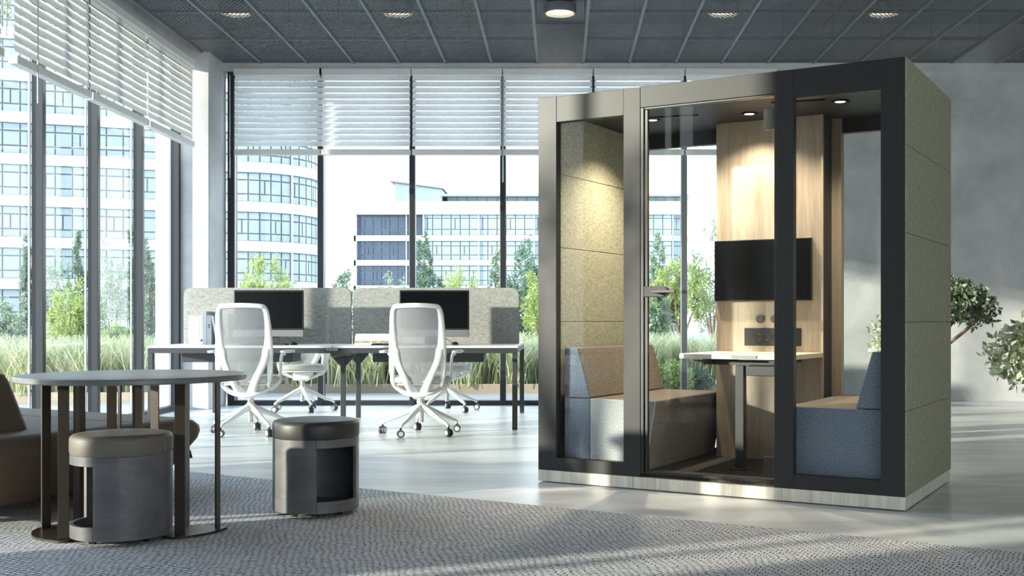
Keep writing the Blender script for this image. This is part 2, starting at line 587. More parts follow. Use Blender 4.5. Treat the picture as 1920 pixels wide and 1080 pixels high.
# left wall: lintel over the glazing and the concrete pier nearer the camera
wl = MB()
wl.box(-4.35, -4.0, -4.0, 11.86, 3.74, ZS)
wl.box(-4.35, -4.0, 2.75, 3.58, 0, 3.74)
wl.box(-4.35, -4.0, -4.0, 2.1, 0, 3.74)
struct('wall_left', wl, MAT['column'], smooth=0)

# back windows: bays between mullions
mull = [-3.70, -2.70, -1.666, -.643, .373, 1.40, 2.43]
for i in range(6):
    w = struct_empty('window_%d' % (i + 1))
    x0, x1 = mull[i], mull[i + 1]
    f = MB()
    a = .045 if i == 0 else .03
    f.box(x0 - a, x0 + .03, YB - .02, YB + .12, 0, 3.75)
    if i == 5: f.box(x1 - .03, x1 + .04, YB - .02, YB + .12, 0, 3.75)
    f.box(x0, x1, YB - .01, YB + .10, 0, .055)
    f.box(x0, x1, YB - .01, YB + .10, 3.70, 3.75)
    f.build('window_frame', MAT['frame'], w, bevel=.003)
    MB().box(x0 + .03, x0 + .036, YB + .0, YB + .02, .055, 3.70).box(x1 - .036, x1 - .03, YB, YB + .02, .055, 3.70).build('glazing_bead', MAT['alu'], w)
    MB().box(x0 + .03, x1 - .03, YB + .05, YB + .056, .055, 3.70).build('pane', MAT['glass'], w, smooth=0)
# left windows
lm = [11.86 - 1.035 * k for k in range(15)]
n = 7
for i in range(14):
    y1, y0 = lm[i], lm[i + 1]
    if y0 < 1.4: break
    y0 = max(y0, 2.1)
    if y0 < 3.57 and y1 > 2.75:
        if y0 < 2.75: y1 = 2.75
        else: y0 = 3.58
        if y1 - y0 < .2: continue
    w = struct_empty('window_%d' % n); n += 1
    f = MB()
    f.box(-4.165, -4.075, y1 - .055, y1, 0, 3.74)
    f.box(-4.165, -4.08, y0, y1, 0, .055)
    f.box(-4.165, -4.08, y0, y1, 3.69, 3.74)
    f.build('window_frame', MAT['frame'], w, bevel=.003)
    MB().box(-4.185, -4.172, y1 - .072, y1 - .055, .055, 3.69).build('glazing_bead', MAT['alu'], w)
    MB().box(-4.150, -4.144, y0, y1 - .055, .055, 3.69).build('pane', MAT['glass'], w, smooth=0)

w = struct_empty('window_%d' % n)  # unseen window in the front wall, added to raise the ambient light
f = MB()
for k in range(5): f.box(.6 + 1.985 * k, .66 + 1.985 * k, -4.15, -4.05, 0, 3.6)
f.box(.66, 8.54, -4.15, -4.05, 0, .06).box(.66, 8.54, -4.15, -4.05, 3.54, 3.6)
f.build('window_frame', MAT['frame'], w)
MB().box(.66, 8.54, -4.11, -4.10, .06, 3.54).build('pane', MAT['glass'], w, smooth=0)


# ------------------------------------------------------------------ venetian blinds
def blind(name, label, group, length, drop_z0, drop_z1, pitch, tilt, loc, rz, wand=None):
    """local x along the rail, local y to the room side negative"""
    t = thing(name, label, 'window blind', loc, rz, group)
    MB().box(0, length, -.035, .035, drop_z1, drop_z1 + .075).build('headrail', MAT['blindrail'], t, bevel=.004)
    MB().box(.006, length - .006, -.036, .036, drop_z0, drop_z0 + .062).build('bottom_rail', MAT['blindrail'], t, bevel=.006)
    s = MB()
    z = drop_z1 - .03
    hw = .040
    while z > drop_z0 + .066:
        dy, dz = hw * math.cos(tilt), hw * math.sin(tilt)
        ny, nz = -math.sin(tilt) * .006, math.cos(tilt) * .006
        vs = []
        for x in (.008, length - .008):
            vs += [(x, -dy, z - dz), (x, ny, z + nz), (x, dy, z + dz), (x, dy + .0, z + dz + .002), (x, ny, z + nz + .002), (x, -dy, z - dz + .002)]
        s.add(vs, [(0, 1, 7, 6), (1, 2, 8, 7), (2, 3, 9, 8), (3, 4, 10, 9), (4, 5, 11, 10), (5, 0, 6, 11), (0, 5, 4, 3, 2, 1), (6, 7, 8, 9, 10, 11)])
        z -= pitch
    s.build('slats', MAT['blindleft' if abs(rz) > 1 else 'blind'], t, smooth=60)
    for x in (.05, length - .05):
        MB().box(x - .001, x + .001, -.040, -.038, drop_z0 + .02, drop_z1).build('cord', MAT['blindrail'], t, smooth=0)
    if wand is not None:
        x, z0 = wand
        MB().cyl((x, -.05, drop_z1), (x, -.05, z0), .005, n=8).build('tilt_wand', MAT['alu'], t)
    return t


bl = ['first, hanging over the glazing right beside the concrete corner column',
      'second from the concrete corner column, above the left desk screen',
      'third from the concrete corner column, above the stacked books',
      'fourth from the column, partly behind the booth top left corner',
      'fifth from the corner column, only its top showing above the booth',
      'last one, seen above and behind the booth roof']
for i in range(6):
    x0, x1 = mull[i], mull[i + 1]
    wd = {0: (-.035, 2.55), 3: (-.0, 2.50)}.get(i)
    blind('venetian_blind', 'white back wall blind, ' + bl[i], 'venetian blinds on the back windows',
          x1 - x0 - .012, 2.81, 3.70, .0665, R(58), (x0 + .006 if i else x0 + .05, YB - .08, 0), 0, wd)
ll = ['nearest the concrete corner column', 'second from the concrete corner column', 'third from the corner column, with a hanging pull rod',
      'only its near end showing at the picture edge']
for i in range(9):
    y1 = 11.78 - 1.29 * i - (.16 if i > 2 else 0)
    if i > 3: lab = 'white left wall venetian blind nearest the viewer, past the picture edge'
    else: lab = 'white left wall venetian blind, ' + ll[i]
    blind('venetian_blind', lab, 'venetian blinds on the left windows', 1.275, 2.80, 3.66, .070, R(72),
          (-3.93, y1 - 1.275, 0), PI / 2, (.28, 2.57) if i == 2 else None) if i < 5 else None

# ------------------------------------------------------------------ expanded metal ceiling
def panel_mesh():
    W, D = .505, .995
    nx, ny = 12, 16
    px, py = W / nx, D / ny
    mb = MB()
    w = .0038
    def strand(a, b):
        a = Vector(a); b = Vector(b); d = (b - a).normalized(); s = Vector((-d.y, d.x, 0)) * w
        up = Vector((0, 0, .003))
        mb.add([a - s, a + s, b + s, b - s, a - s + up, a + s + up * 1.4, b + s + up * 1.4, b - s + up], [(0, 1, 2, 3), (0, 4, 7, 3), (1, 5, 6, 2), (4, 5, 6, 7)])
    for j in range(ny):
        for i in range(nx):
            x, y = i * px, j * py
            strand((x, y + py / 2, 0), (x + px / 2, y + py, 0))
            strand((x + px / 2, y + py, 0), (x + px, y + py / 2, 0))
            strand((x + px, y + py / 2, 0), (x + px / 2, y, 0))
            strand((x + px / 2, y, 0), (x, y + py / 2, 0))
    return mb


pt = thing('ceiling_panel', 'dark grey expanded metal mesh panel laid in the ceiling grid', 'ceiling panel', (0, 0, ZC), 0, 'expanded metal ceiling panels')
panel_mesh().build('mesh_sheet', MAT['meshmetal'], pt, smooth=0, fix=False)
fr = MB()
fr.box(0, .012, 0, .995, -.004, .03).box(.493, .505, 0, .995, -.004, .03).box(.012, .493, 0, .012, -.002, .03).box(.012, .493, .983, .995, -.002, .03)
fr.build('edge_frame', MAT['meshmetal'], pt, smooth=0)
first = True
for r in range(5):
    y = 12.35 - .995 - 1.0 * r
    xs = [-.25 - .515 * (k + 1) for k in range(7)] + [.26 + .515 * k for k in range(8)] + [.26 + .515 * k for k in (9, 10, 11)]
    for x in xs:
        o = pt if first else copy_tree(pt)
        first = False
        o.location = (x + .005, y, ZC)
# carrier rails between the panel columns
rl = thing('ceiling_rail', 'long grey metal rail carrying the mesh ceiling panels', 'ceiling rail', (0, 0, 0), 0, 'rails of the mesh ceiling')
MB().box(-.012, .012, 7.35, 12.36, ZC - .012, ZC + .02).build('rail', MAT['railmetal'], rl, smooth=0)
for yy in (9.0, 11.5):
    MB().cyl((0, yy, ZC + .02), (0, yy, ZS), .005, n=6).build('hanger_rod', MAT['meshmetal'], rl)
first = True
for x in [-.25 - .515 * k for k in range(8)] + [.26 + .515 * k for k in range(13)]:
    o = rl if first else copy_tree(rl)
    first = False
    o.location = (x, 0, 0)
# lamps above the mesh
names = ['far left, above the corner column end', 'second from the left, above the back desks', 'middle one, seen through the open ceiling strip',
         'fourth from the left, above the booth left half', 'far right, brightest, above the booth right end']
for i, x in enumerate((-3.38, -1.69, .0, 1.70, 3.38)):
    t = thing('ceiling_lamp', 'warm ceiling lamp glowing above the mesh, ' + names[i], 'ceiling lamp', (x, 11.5, ZS - .06), 0, 'lamps above the mesh ceiling')
    MB().cyl((0, 0, 0), (0, 0, .06), .02, n=12).lathe([(0, -.0), (.17, 0), (.17, -.09), (.15, -.09), (.15, -.02), (0, -.02)], 32).build('housing', MAT['slab'], t)
    MB().lathe([(0, -.025), (.148, -.025), (.148, -.06), (0, -.06)], 32).build('diffuser', MAT['ceillamp'], t)
# cross beams above the mesh
for i, y in enumerate((10.85, 8.6)):
    struct('trim_%d' % (3 + i), MB().box(-4.0, 9.5, y, y + .25, ZS - .12, ZS), MAT['slab'], smooth=0)
for i, x in enumerate((-1.0, 2.9)):
    tag(MB().cyl((x, 8, ZS - .1), (x, 12.2, ZS - .1), .02, n=10).build('sprinkler_pipe', M_plain('red_pipe', (.35, .08, .05), .4)),
        ['thin red sprinkler pipe above the mesh left of the open strip', 'thin red sprinkler pipe above the mesh over the booth'][i], 'pipe', 'red pipes above the ceiling mesh')

# ================================================================== BOOTH
pod = thing('meeting_booth', 'freestanding glazed meeting booth with black frame and olive felt sides', 'office booth', (-.129, 6.534, 0), math.atan2(-.491, .871))
W, D, H = 2.119, 1.218, 2.267
for a, b in ((0, .618), (.620, 1.483), (1.485, W)):
    MB().box(a, b, 0, .04, .006, .072).build('plinth_board', MAT['plinth'], pod, bevel=.002)
MB().box(W - .02, W, .041, D, .006, .072).box(0, .02, .041, D, .006, .072).box(.02, W - .02, D - .03, D, .006, .072).build('plinth_side', MAT['plinth'], pod, bevel=.002)
MB().box(.05, W - .05, .06, D - .05, .0, .072).build('levelling_base', MAT['black'], pod, smooth=0)
MB().box(.03, W - .03, .045, D - .03, .0725, .092).build('carpet_floor', MAT['carpet'], pod, smooth=0)
fz0, fz1 = .072, H
for a, b in ((0, .123), (.561, .665), (1.445, 1.548), (1.999, W)):
    MB().box(a, b, 0, .055, fz0, fz1).build('front_post', MAT['podframe'], pod, bevel=.002)
for a, b, z0 in ((.1235, .5605, 2.117), (.6655, 1.4445, 2.150), (1.5485, 1.9985, 2.115)):
    MB().box(a, b, .0015, .055, z0, H).build('top_rail', MAT['podframe'], pod, bevel=.002)
for a, b in ((.1235, .5605), (1.5485, 1.9985)):
    MB().box(a, b, .0015, .055, fz0, .148).build('bottom_rail', MAT['podframe'], pod, bevel=.002)
    MB().box(a, b, .030, .038, .148, 2.117).build('glass_pane', MAT['podglass'], pod, smooth=0)
# rear frame
for a, b in ((0, .1), (W - .1, W)):
    MB().box(a, b, D - .05, D, fz0, fz1).build('rear_post', MAT['podframe'], pod, bevel=.002)
for a, b in ((.1, .70), (1.49, W - .1)):
    MB().box(a, b, D - .05, D, 2.11, H).build('rear_rail', MAT['podframe'], pod, bevel=.002)
    MB().box(a, b, D - .05, D, fz0, .12).build('rear_rail', MAT['podframe'], pod, bevel=.002)
    MB().box(a, b, D - .03, D - .022, .12, 2.11).build('rear_glass', MAT['podglass'], pod, smooth=0)
# side walls: core plus five felt panels inside and outside
zs = [.072, .50, .945, 1.39, 1.83, H]
for s in (0, 1):
    xo = (0.008, .05) if s == 0 else (W - .05, W - .008)
    MB().box(xo[0], xo[1], .056, D - .051, .072, H).build('wall_core', MAT['black'], pod, smooth=0)
    for k in range(5):
        z0, z1 = zs[k] + .001, zs[k + 1] - .001
        if s == 0:
            MB().box(-.002, .0078, .0005 + .055, D, z0, z1).build('felt_panel', MAT['felt'], pod, bevel=.002)
            MB().box(.051, .075, .056, D - .052, max(z0, .093), min(z1, 2.199)).build('felt_panel', MAT['felt'], pod, bevel=.004)
        else:
            MB().box(W - .0078, W + .006, .002, D, z0, z1).build('felt_panel', MAT['felt'], pod, bevel=.002)
            MB().box(W - .075, W - .051, .056, D - .052, max(z0, .093), min(z1, 2.199)).build('felt_panel', MAT['felt'], pod, bevel=.004)
MB().box(.052, W - .052, .056, D - .052, 2.20, H - .001).build('booth_ceiling', MAT['podceil'], pod, smooth=0)
for u, vv in ((.456, .62), (1.05, .72), (1.627, .62)):
    t = MB().lathe([(.030, 2.1995), (.052, 2.1995), (.052, 2.190), (.030, 2.195)], 28, (u, vv, 0)).build('downlight_ring', MAT['podframe'], pod)
    MB().lathe([(0, 2.1993), (.029, 2.1993), (.029, 2.196), (0, 2.196)], 24, (u, vv, 0)).build('downlight_bulb', MAT['warm'], t)
for u, vv in ((.62, .58), (1.42, .50)):
    MB().obox((u, vv, 2.196), (.30, .022, .006), (0, 0, R(12))).build('air_slot', MAT['black'], pod)
# rear technical column
MB().box(.749, 1.433, .95, .968, .093, 2.198).build('wood_panel', MAT['oak'], pod, bevel=.001)
MB().box(.752, 1.430, .9685, 1.150, .093, 2.198).build('column_box', MAT['podframe'], pod, smooth=0)
MB().box(.702, 1.488, 1.151, D, .073, H).build('rear_wood_panel', MAT['oak'], pod, bevel=.001)
for u in (1.041, 1.135):
    DIAL = MB().lathe([(0, 0), (.026, 0), (.026, .012), (.022, .016), (0, .016)], 28).build('control_dial', MAT['wheel'], pod)
    o = DIAL
    o.rotation_euler = (R(90), 0, 0); o.location = (u, .9495, .964)
so = MB().box(.937, 1.30, .944, .9495, .797, .907).build('socket_panel', MAT['black'], pod, bevel=.003)
for u in (1.035, 1.085, 1.135, 1.185):
    k = MB().lathe([(.012, 0), (.021, 0), (.021, .002), (.012, .001)], 24).build('socket', MAT['podframe'], so)
    k.rotation_euler = (R(90), 0, 0); k.location = (u, .943, .852)
    q = MB()
    for dz in (-.017, .017): q.box(u - .0015, u + .0015, .940, .943, .852 + dz - .002, .852 + dz + .002)
    q.build('earth_clips', MAT['alu'], so)
# door
db = MB().box(.666, .684, .004, .05, .093, 2.148).box(.684, 1.4445, .01, .05, 2.140, 2.149).box(.684, 1.4445, .01, .05, .0925, .106)
db.build('door_frame', MAT['black'], pod, bevel=.001)
dr = MB().box(.700, 1.438, .018, .028, .108, 2.136).build('door_glass', MAT['podglass'], pod, smooth=0)
MB().box(.690, .706, .012, .034, .108, 2.136).build('door_edge_profile', MAT['black'], dr, bevel=.001)
hd = MB()
hp = [(.688, -.03), (.80, -.03)] + [(.80 + .03 * math.sin(a), -.03 * math.cos(a)) for a in np.linspace(.2, PI - .2, 8)] + [(.80, .03), (.688, .03)]
hd.prism([(x, z + 1.115) for x, z in hp], 'y', -.002, .044)
ho = hd.build('handle_plate', MAT['podframe'], dr, bevel=.003)
MB().cyl((.775, -.002, 1.113), (.775, -.058, 1.113), .010, n=16).box(.765, .905, -.066, -.052, 1.105, 1.121).build('door_handle', MAT['black'], ho, bevel=.003)
for z in (2.02, .175):
    MB().box(1.385, 1.4445, .005, .042, z - .055, z + .055).cyl((1.442, .004, z - .055), (1.442, .004, z + .055), .006, n=10).build('door_hinge', MAT['podframe'], pod, bevel=.002)

pod_m = Matrix.Translation(pod.location) @ Euler(pod.rotation_euler).to_matrix().to_4x4()


def in_pod(u, v, z=0):
    return tuple(pod_m @ Vector((u, v, z)))


PR = math.atan2(-.491, .871)
# wall screen on the wood panel
tv = thing('wall_screen', 'dark flat wall screen mounted on the oak panel inside the booth', 'screen', in_pod(1.06, .948, 1.265), PR)
MB().box(-.311, .311, -.032, -.001, -.190, .190).build('casing', MAT['black'], tv, bevel=.003)
MB().box(-.305, .305, -.0335, -.0325, -.184, .184).build('display', MAT['blackgloss'], tv, smooth=0)
# booth table
tb = thing('booth_table', 'pale oak table on a single black column inside the booth', 'table', in_pod(1.09, .46, .093), PR)
MB().box(-.335, .343, -.12, .485, .638, .667).build('tabletop', MAT['oaktop'], tb, bevel=.004)
MB().box(-.026, .026, -.02, .03, 0.008, .60).build('column_leg', MAT['black'], tb, bevel=.003)
MB().box(-.05, .05, -.05, .06, 0.001, .008).build('floor_plate', MAT['black'], tb, bevel=.003)
MB().box(-.22, .26, -.025, .025, .603, .628).box(-.29, .32, -.016, .016, .612, .628).box(-.2, -.16, -.09, .4, .612, .637).box(.2, .24, -.09, .4, .612, .637).build('support_rail', MAT['black'], tb, bevel=.002)
MB().box(.06, .28, -.08, .06, .545, .602).build('control_box', MAT['black'], tb, bevel=.004)
MB().box(-.01, .14, -.126, -.1205, .644, .662).build('height_switch', MAT['meshmetal'], tb, bevel=.002)


# booth sofas
def booth_sofa(label, s, topw, botw, backw, endmats, x0):
    """s=+1 sits on the left wall and faces right"""
    L = thing('booth_sofa', label, 'sofa', in_pod(x0, .07, .093), PR, 'sofas inside the booth')
    def P(pts): return [(s * a, b) for a, b in pts]
    bk = .0
    MB().prism(P([(bk, .003), (botw, .003), (topw, .405), (bk, .405)]), 'y', .013, 1.07).build('seat', MAT['brownfelt'], L, bevel=.010, seg=3)
    MB().prism(P([(bk, .408), (backw, .408), (backw - .085, .70), (bk, .70)]), 'y', .013, 1.07).build('backrest', MAT['brownfelt'], L, bevel=.008, seg=3)
    MB().prism(P([(bk, .408), (backw, .408), (backw - .085, .70), (bk, .70)]), 'y', .0, .0125).build('side_panel', MAT[endmats[0]], L, bevel=.004)
    if endmats[1] == endmats[0]:
        MB().prism(P([(bk, .003), (botw, .003), (topw, .404), (bk, .404)]), 'y', .0, .0125).build('side_panel', MAT[endmats[0]], L, bevel=.004)
    else:
        MB().prism(P([(bk, .003), (backw - .001, .003), (backw - .001, .404), (bk, .404)]), 'y', .0, .0125).build('side_panel', MAT[endmats[0]], L, bevel=.004)
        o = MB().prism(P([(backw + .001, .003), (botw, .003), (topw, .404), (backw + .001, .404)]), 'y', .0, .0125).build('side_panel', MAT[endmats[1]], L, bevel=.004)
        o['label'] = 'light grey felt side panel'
    return L


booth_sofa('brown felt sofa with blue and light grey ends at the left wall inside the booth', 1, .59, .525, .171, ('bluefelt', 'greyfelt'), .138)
booth_sofa('brown felt sofa with an all blue end at the right wall inside the booth', -1, .565, .50, .185, ('bluefelt', 'bluefelt'), W - .078)

# ================================================================== BENCH DESK
DX0, DX1, DY0, DY1, DZ = -3.60, -.37, 9.62, 11.48, .735
dm = (DX0 + DX1) / 2
desk = thing('bench_desk', 'long white topped four person bench desk on dark metal legs', 'desk', (dm, (DY0 + DY1) / 2, 0))
hx, hy = (DX1 - DX0) / 2, (DY1 - DY0) / 2
for a, b in ((-hx, -.003), (.003, hx)):
    for c, d in ((-hy, -.04), (.04, hy)):
        MB().box(a, b, c, d, DZ - .020, DZ).build('desktop', MAT['deskwhite'], desk, bevel=.002)
for c in (-hy + .01, hy - .055):
    MB().box(-hx + .002, hx - .002, c, c + .045, DZ - .066, DZ - .0205).build('frame_beam', MAT['deskmetal'], desk, bevel=.003)
for a in (-hx + .002, hx - .047):
    MB().box(a, a + .045, -hy + .056, hy - .056, DZ - .066, DZ - .0205).build('end_beam', MAT['deskmetal'], desk, bevel=.003)
    for c in (-hy + .01, hy - .055):
        MB().box(a, a + .045, c, c + .045, 0, DZ - .067).build('leg', MAT['deskmetal'], desk, bevel=.003)
for c in (-.46, .30):
    MB().box(-.022, .022, c, c + .04, 0, DZ - .115).build('leg', MAT['deskmetal'], desk, bevel=.003)
    MB().prism([(-.022, DZ - .2), (-.10, DZ - .115), (-.10, DZ - .10), (.10, DZ - .10), (.10, DZ - .115), (.022, DZ - .2)], 'y', c + .012, c + .028).build('leg_bracket', MAT['deskmetal'], desk)
MB().box(-.03, .03, -hy + .06, hy - .06, DZ - .10, DZ - .0205).build('middle_beam', MAT['deskmetal'], desk, bevel=.003)
MB().box(-.05, .05, -hy - .012, -hy + .009, DZ - .045, DZ - .021).build('link_plate', MAT['silver'], desk, bevel=.002)
for x in (-.92, .80):
    MB().box(x - .5, x + .5, -.62, -.30, DZ - .155, DZ - .0205).build('cable_tray', MAT['deskmetal'], desk, bevel=.004)
for x0, x1, l in ((DX0 + .01, dm - .006, 'left'), (dm + .006, DX1 - .02, 'right')):
    mb = MB()
    r = .07
    z1, z0 = 1.268, DZ - .02
    x0 -= dm; x1 -= dm
    poly = [(x0, z0), (x1, z0)] + [(x1 - r + r * math.cos(a), z1 - r + r * math.sin(a)) for a in np.linspace(0, PI / 2, 8)] + [(x0 + r + r * math.cos(a), z1 - r + r * math.sin(a)) for a in np.linspace(PI / 2, PI, 8)]
    mb.prism(poly, 'y', -.018, .018)
    mb.build('privacy_screen', MAT['screenfelt'], desk, bevel=.006, seg=3)


# monitors
def monitor(label, x):
    t = thing('computer_monitor', label, 'computer monitor', (x, 10.18, DZ), 0, 'monitors on the bench desk')
    MB().box(-.322, .322, -.012, .012, .135, .50).build('screen_bezel', MAT['black'], t, bevel=.008, seg=3)
    MB().box(-.306, .306, -.0145, -.0125, .150, .485).build('display', MAT['blackgloss'], t, smooth=0)
    MB().box(-.322, .322, -.012, .012, .070, .1345).build('chin', MAT['silver'], t, bevel=.005)
    MB().prism([(.02, .004), (.03, .004), (.045, .16), (.013, .16)], 'x', -.09, .09).build('stand', MAT['deskmetal'], t)
    MB().box(-.10, .10, -.09, .09, 0, .008).build('stand_foot', MAT['deskmetal'], t, bevel=.003)
    return t


monitor('black screened monitor behind the left office chair', (503.5 - 1050) * 10.17 / F)
monitor('black screened monitor behind the right office chair', (814 - 1050) * 10.17 / F)
for px, l in ((551, 'small black mouse beside the left monitor'), (853, 'small black mouse beside the right monitor')):
    x = (px - 1050) * 9.95 / F
    t = thing('computer_mouse', l, 'computer mouse', (x, 9.95, DZ), 0, 'mice on the bench desk')
    MB().lathe([(0, 0), (.03, 0), (.033, .010), (.024, .024), (0, .030)], 20).build('shell', MAT['black'], t)
    t.scale = (1, 1.5, 1)
    c = MB().tube(catmull([(0, .03, .008), (-.03, .08, .02), (-.09, .12, .05), (-.14, .16, .07)], 5), .003, 6).build('cord', MAT['black'], t)
for px, l in ((717, 'flat dark keyboard in front of the stacked books'), (890 - 60, 'flat dark keyboard in front of the right monitor'), (470, 'flat dark keyboard in front of the left monitor')):
    if px == 830: continue
    x = (px + 25 - 1050) * 9.85 / F
    t = thing('keyboard', l, 'keyboard', (x, 9.85, DZ), 0, 'keyboards on the bench desk')
    MB().box(-.21, .21, -.065, .065, 0, .012).build('case', MAT['deskmetal'], t, bevel=.003)
    k = MB()
    for r in range(5):
        for q in range(14): k.box(-.2 + q * .0287, -.2 + q * .0287 + .024, -.056 + r * .023, -.056 + r * .023 + .019, .0121, .016)
    k.build('keys', MAT['black'], t, smooth=0)


# books
def book(label, loc, size, m, rot=(0, 0, 0), group=None, text=None, band=None):
    """size: spine width x, depth y, height z; spine faces -y"""
    w, d, h = size
    t = thing('book', label, 'book', loc, 0, group)
    t.rotation_euler = rot
    c = MB()
    c.box(0, .003, 0, d, 0, h).box(w - .003, w, 0, d, 0, h).box(.003, w - .003, 0, .003, 0, h)
    c.build('cover', MAT[m], t)
    MB().box(.0035, w - .0035, .0035, d - .004, .003, h - .003).build('pages', MAT['paperwhite'], t, smooth=0)
    if band:
        for z0, z1, x0, x1 in band:
            MB().box(x0, x1, -.001, -.0002, z0, z1).build('spine_mark', MAT['ink'], t, smooth=0)
    return t


def bx(px, d): return (px - 1050) * d / F


by = 10.15
sb = [(354, 364, .262, 'paperwhite', 'thin white book at the left end of the upright row', None),
      (364, 373, .257, 'papercream', 'cream spined book standing second from the left in the row', None),
      (373.5, 382.5, .272, 'paperwhite', 'white book with a small dark mark low on its spine', [(.03, .045, .012, .03)]),
      (382.5, 387, .305, 'paperwhite', 'tallest thin white book in the upright row', None),
      (387.5, 396.5, .268, 'papergrey', 'grey white book with small lettering on its spine', [(.17, .185, .015, .028), (.15, .163, .015, .028)])]
for a, b, h, m, l, bd in sb:
    book(l, (bx(a, by), by, DZ), (bx(b, by) - bx(a, by) - .001, .19, h), m, group='upright books on the left desk', band=bd)
book('tall grey topped book standing behind the upright white ones', (bx(388, by + .06), 10.342, DZ), (.062, .15, .302), 'papergrey', group='upright books on the left desk')
book('white book leaning against the right end of the upright row', (bx(405.5, by), by, DZ + .004), (.020, .19, .262), 'paperwhite', rot=(0, R(-10.5), 0), group='upright books on the left desk')
book('slim grey book leaning just behind the left office chair', (bx(412, by), by, DZ + .004), (.020, .19, .215), 'papergrey', rot=(0, R(-11), 0), group='upright books on the left desk')


def flat_book(label, loc, size, m, text=None):
    w, d, h = size
    t = thing('book', label, 'book', loc, 0, 'stacked books on the right desk')
    MB().box(0, w, 0, d, 0, .002).box(0, w, 0, d, h - .002, h).box(0, w, 0, .002, .002, h - .002).build('cover', MAT[m], t, smooth=0)
    MB().box(.003, w - .003, .0025, d - .003, .0022, h - .0022).build('pages', MAT['paperwhite'], t, smooth=0)
    if text:
        cu = bpy.data.curves.new('lettering', 'FONT'); cu.body = text; cu.size = h * .62; cu.extrude = .0003
        cu.align_x = 'CENTER'; cu.align_y = 'CENTER'; cu.space_character = 1.12
        o = bpy.data.objects.new('spine_lettering', cu); COL.objects.link(o); o.parent = t
        cu.materials.append(MAT['ink'])
        bpy.context.view_layer.update()
        me = bpy.data.meshes.new_from_object(o.evaluated_get(bpy.context.evaluated_depsgraph_get()))
        bpy.data.objects.remove(o)
        if not me.materials: me.materials.append(MAT['ink'])
        o = bpy.data.objects.new('spine_lettering', me); COL.objects.link(o); o.parent = t
        o.location = (w / 2, -.001, h / 2); o.rotation_euler = (R(90), 0, 0)
    return t


fx = bx(665, 10.0)
flat_book('cream book with a lettered spine at the bottom of the stack', (fx, 10.0, DZ), (.320, .22, .049), 'papercream', 'RICHARD BACHMAN')
flat_book('white book lying in the middle of the stack', (fx + .002, 10.005, DZ + .0495), (.310, .21, .031), 'paperwhite')
flat_book('thin white book on top of the stack', (fx + .008, 10.01, DZ + .081), (.305, .20, .018), 'paperwhite')


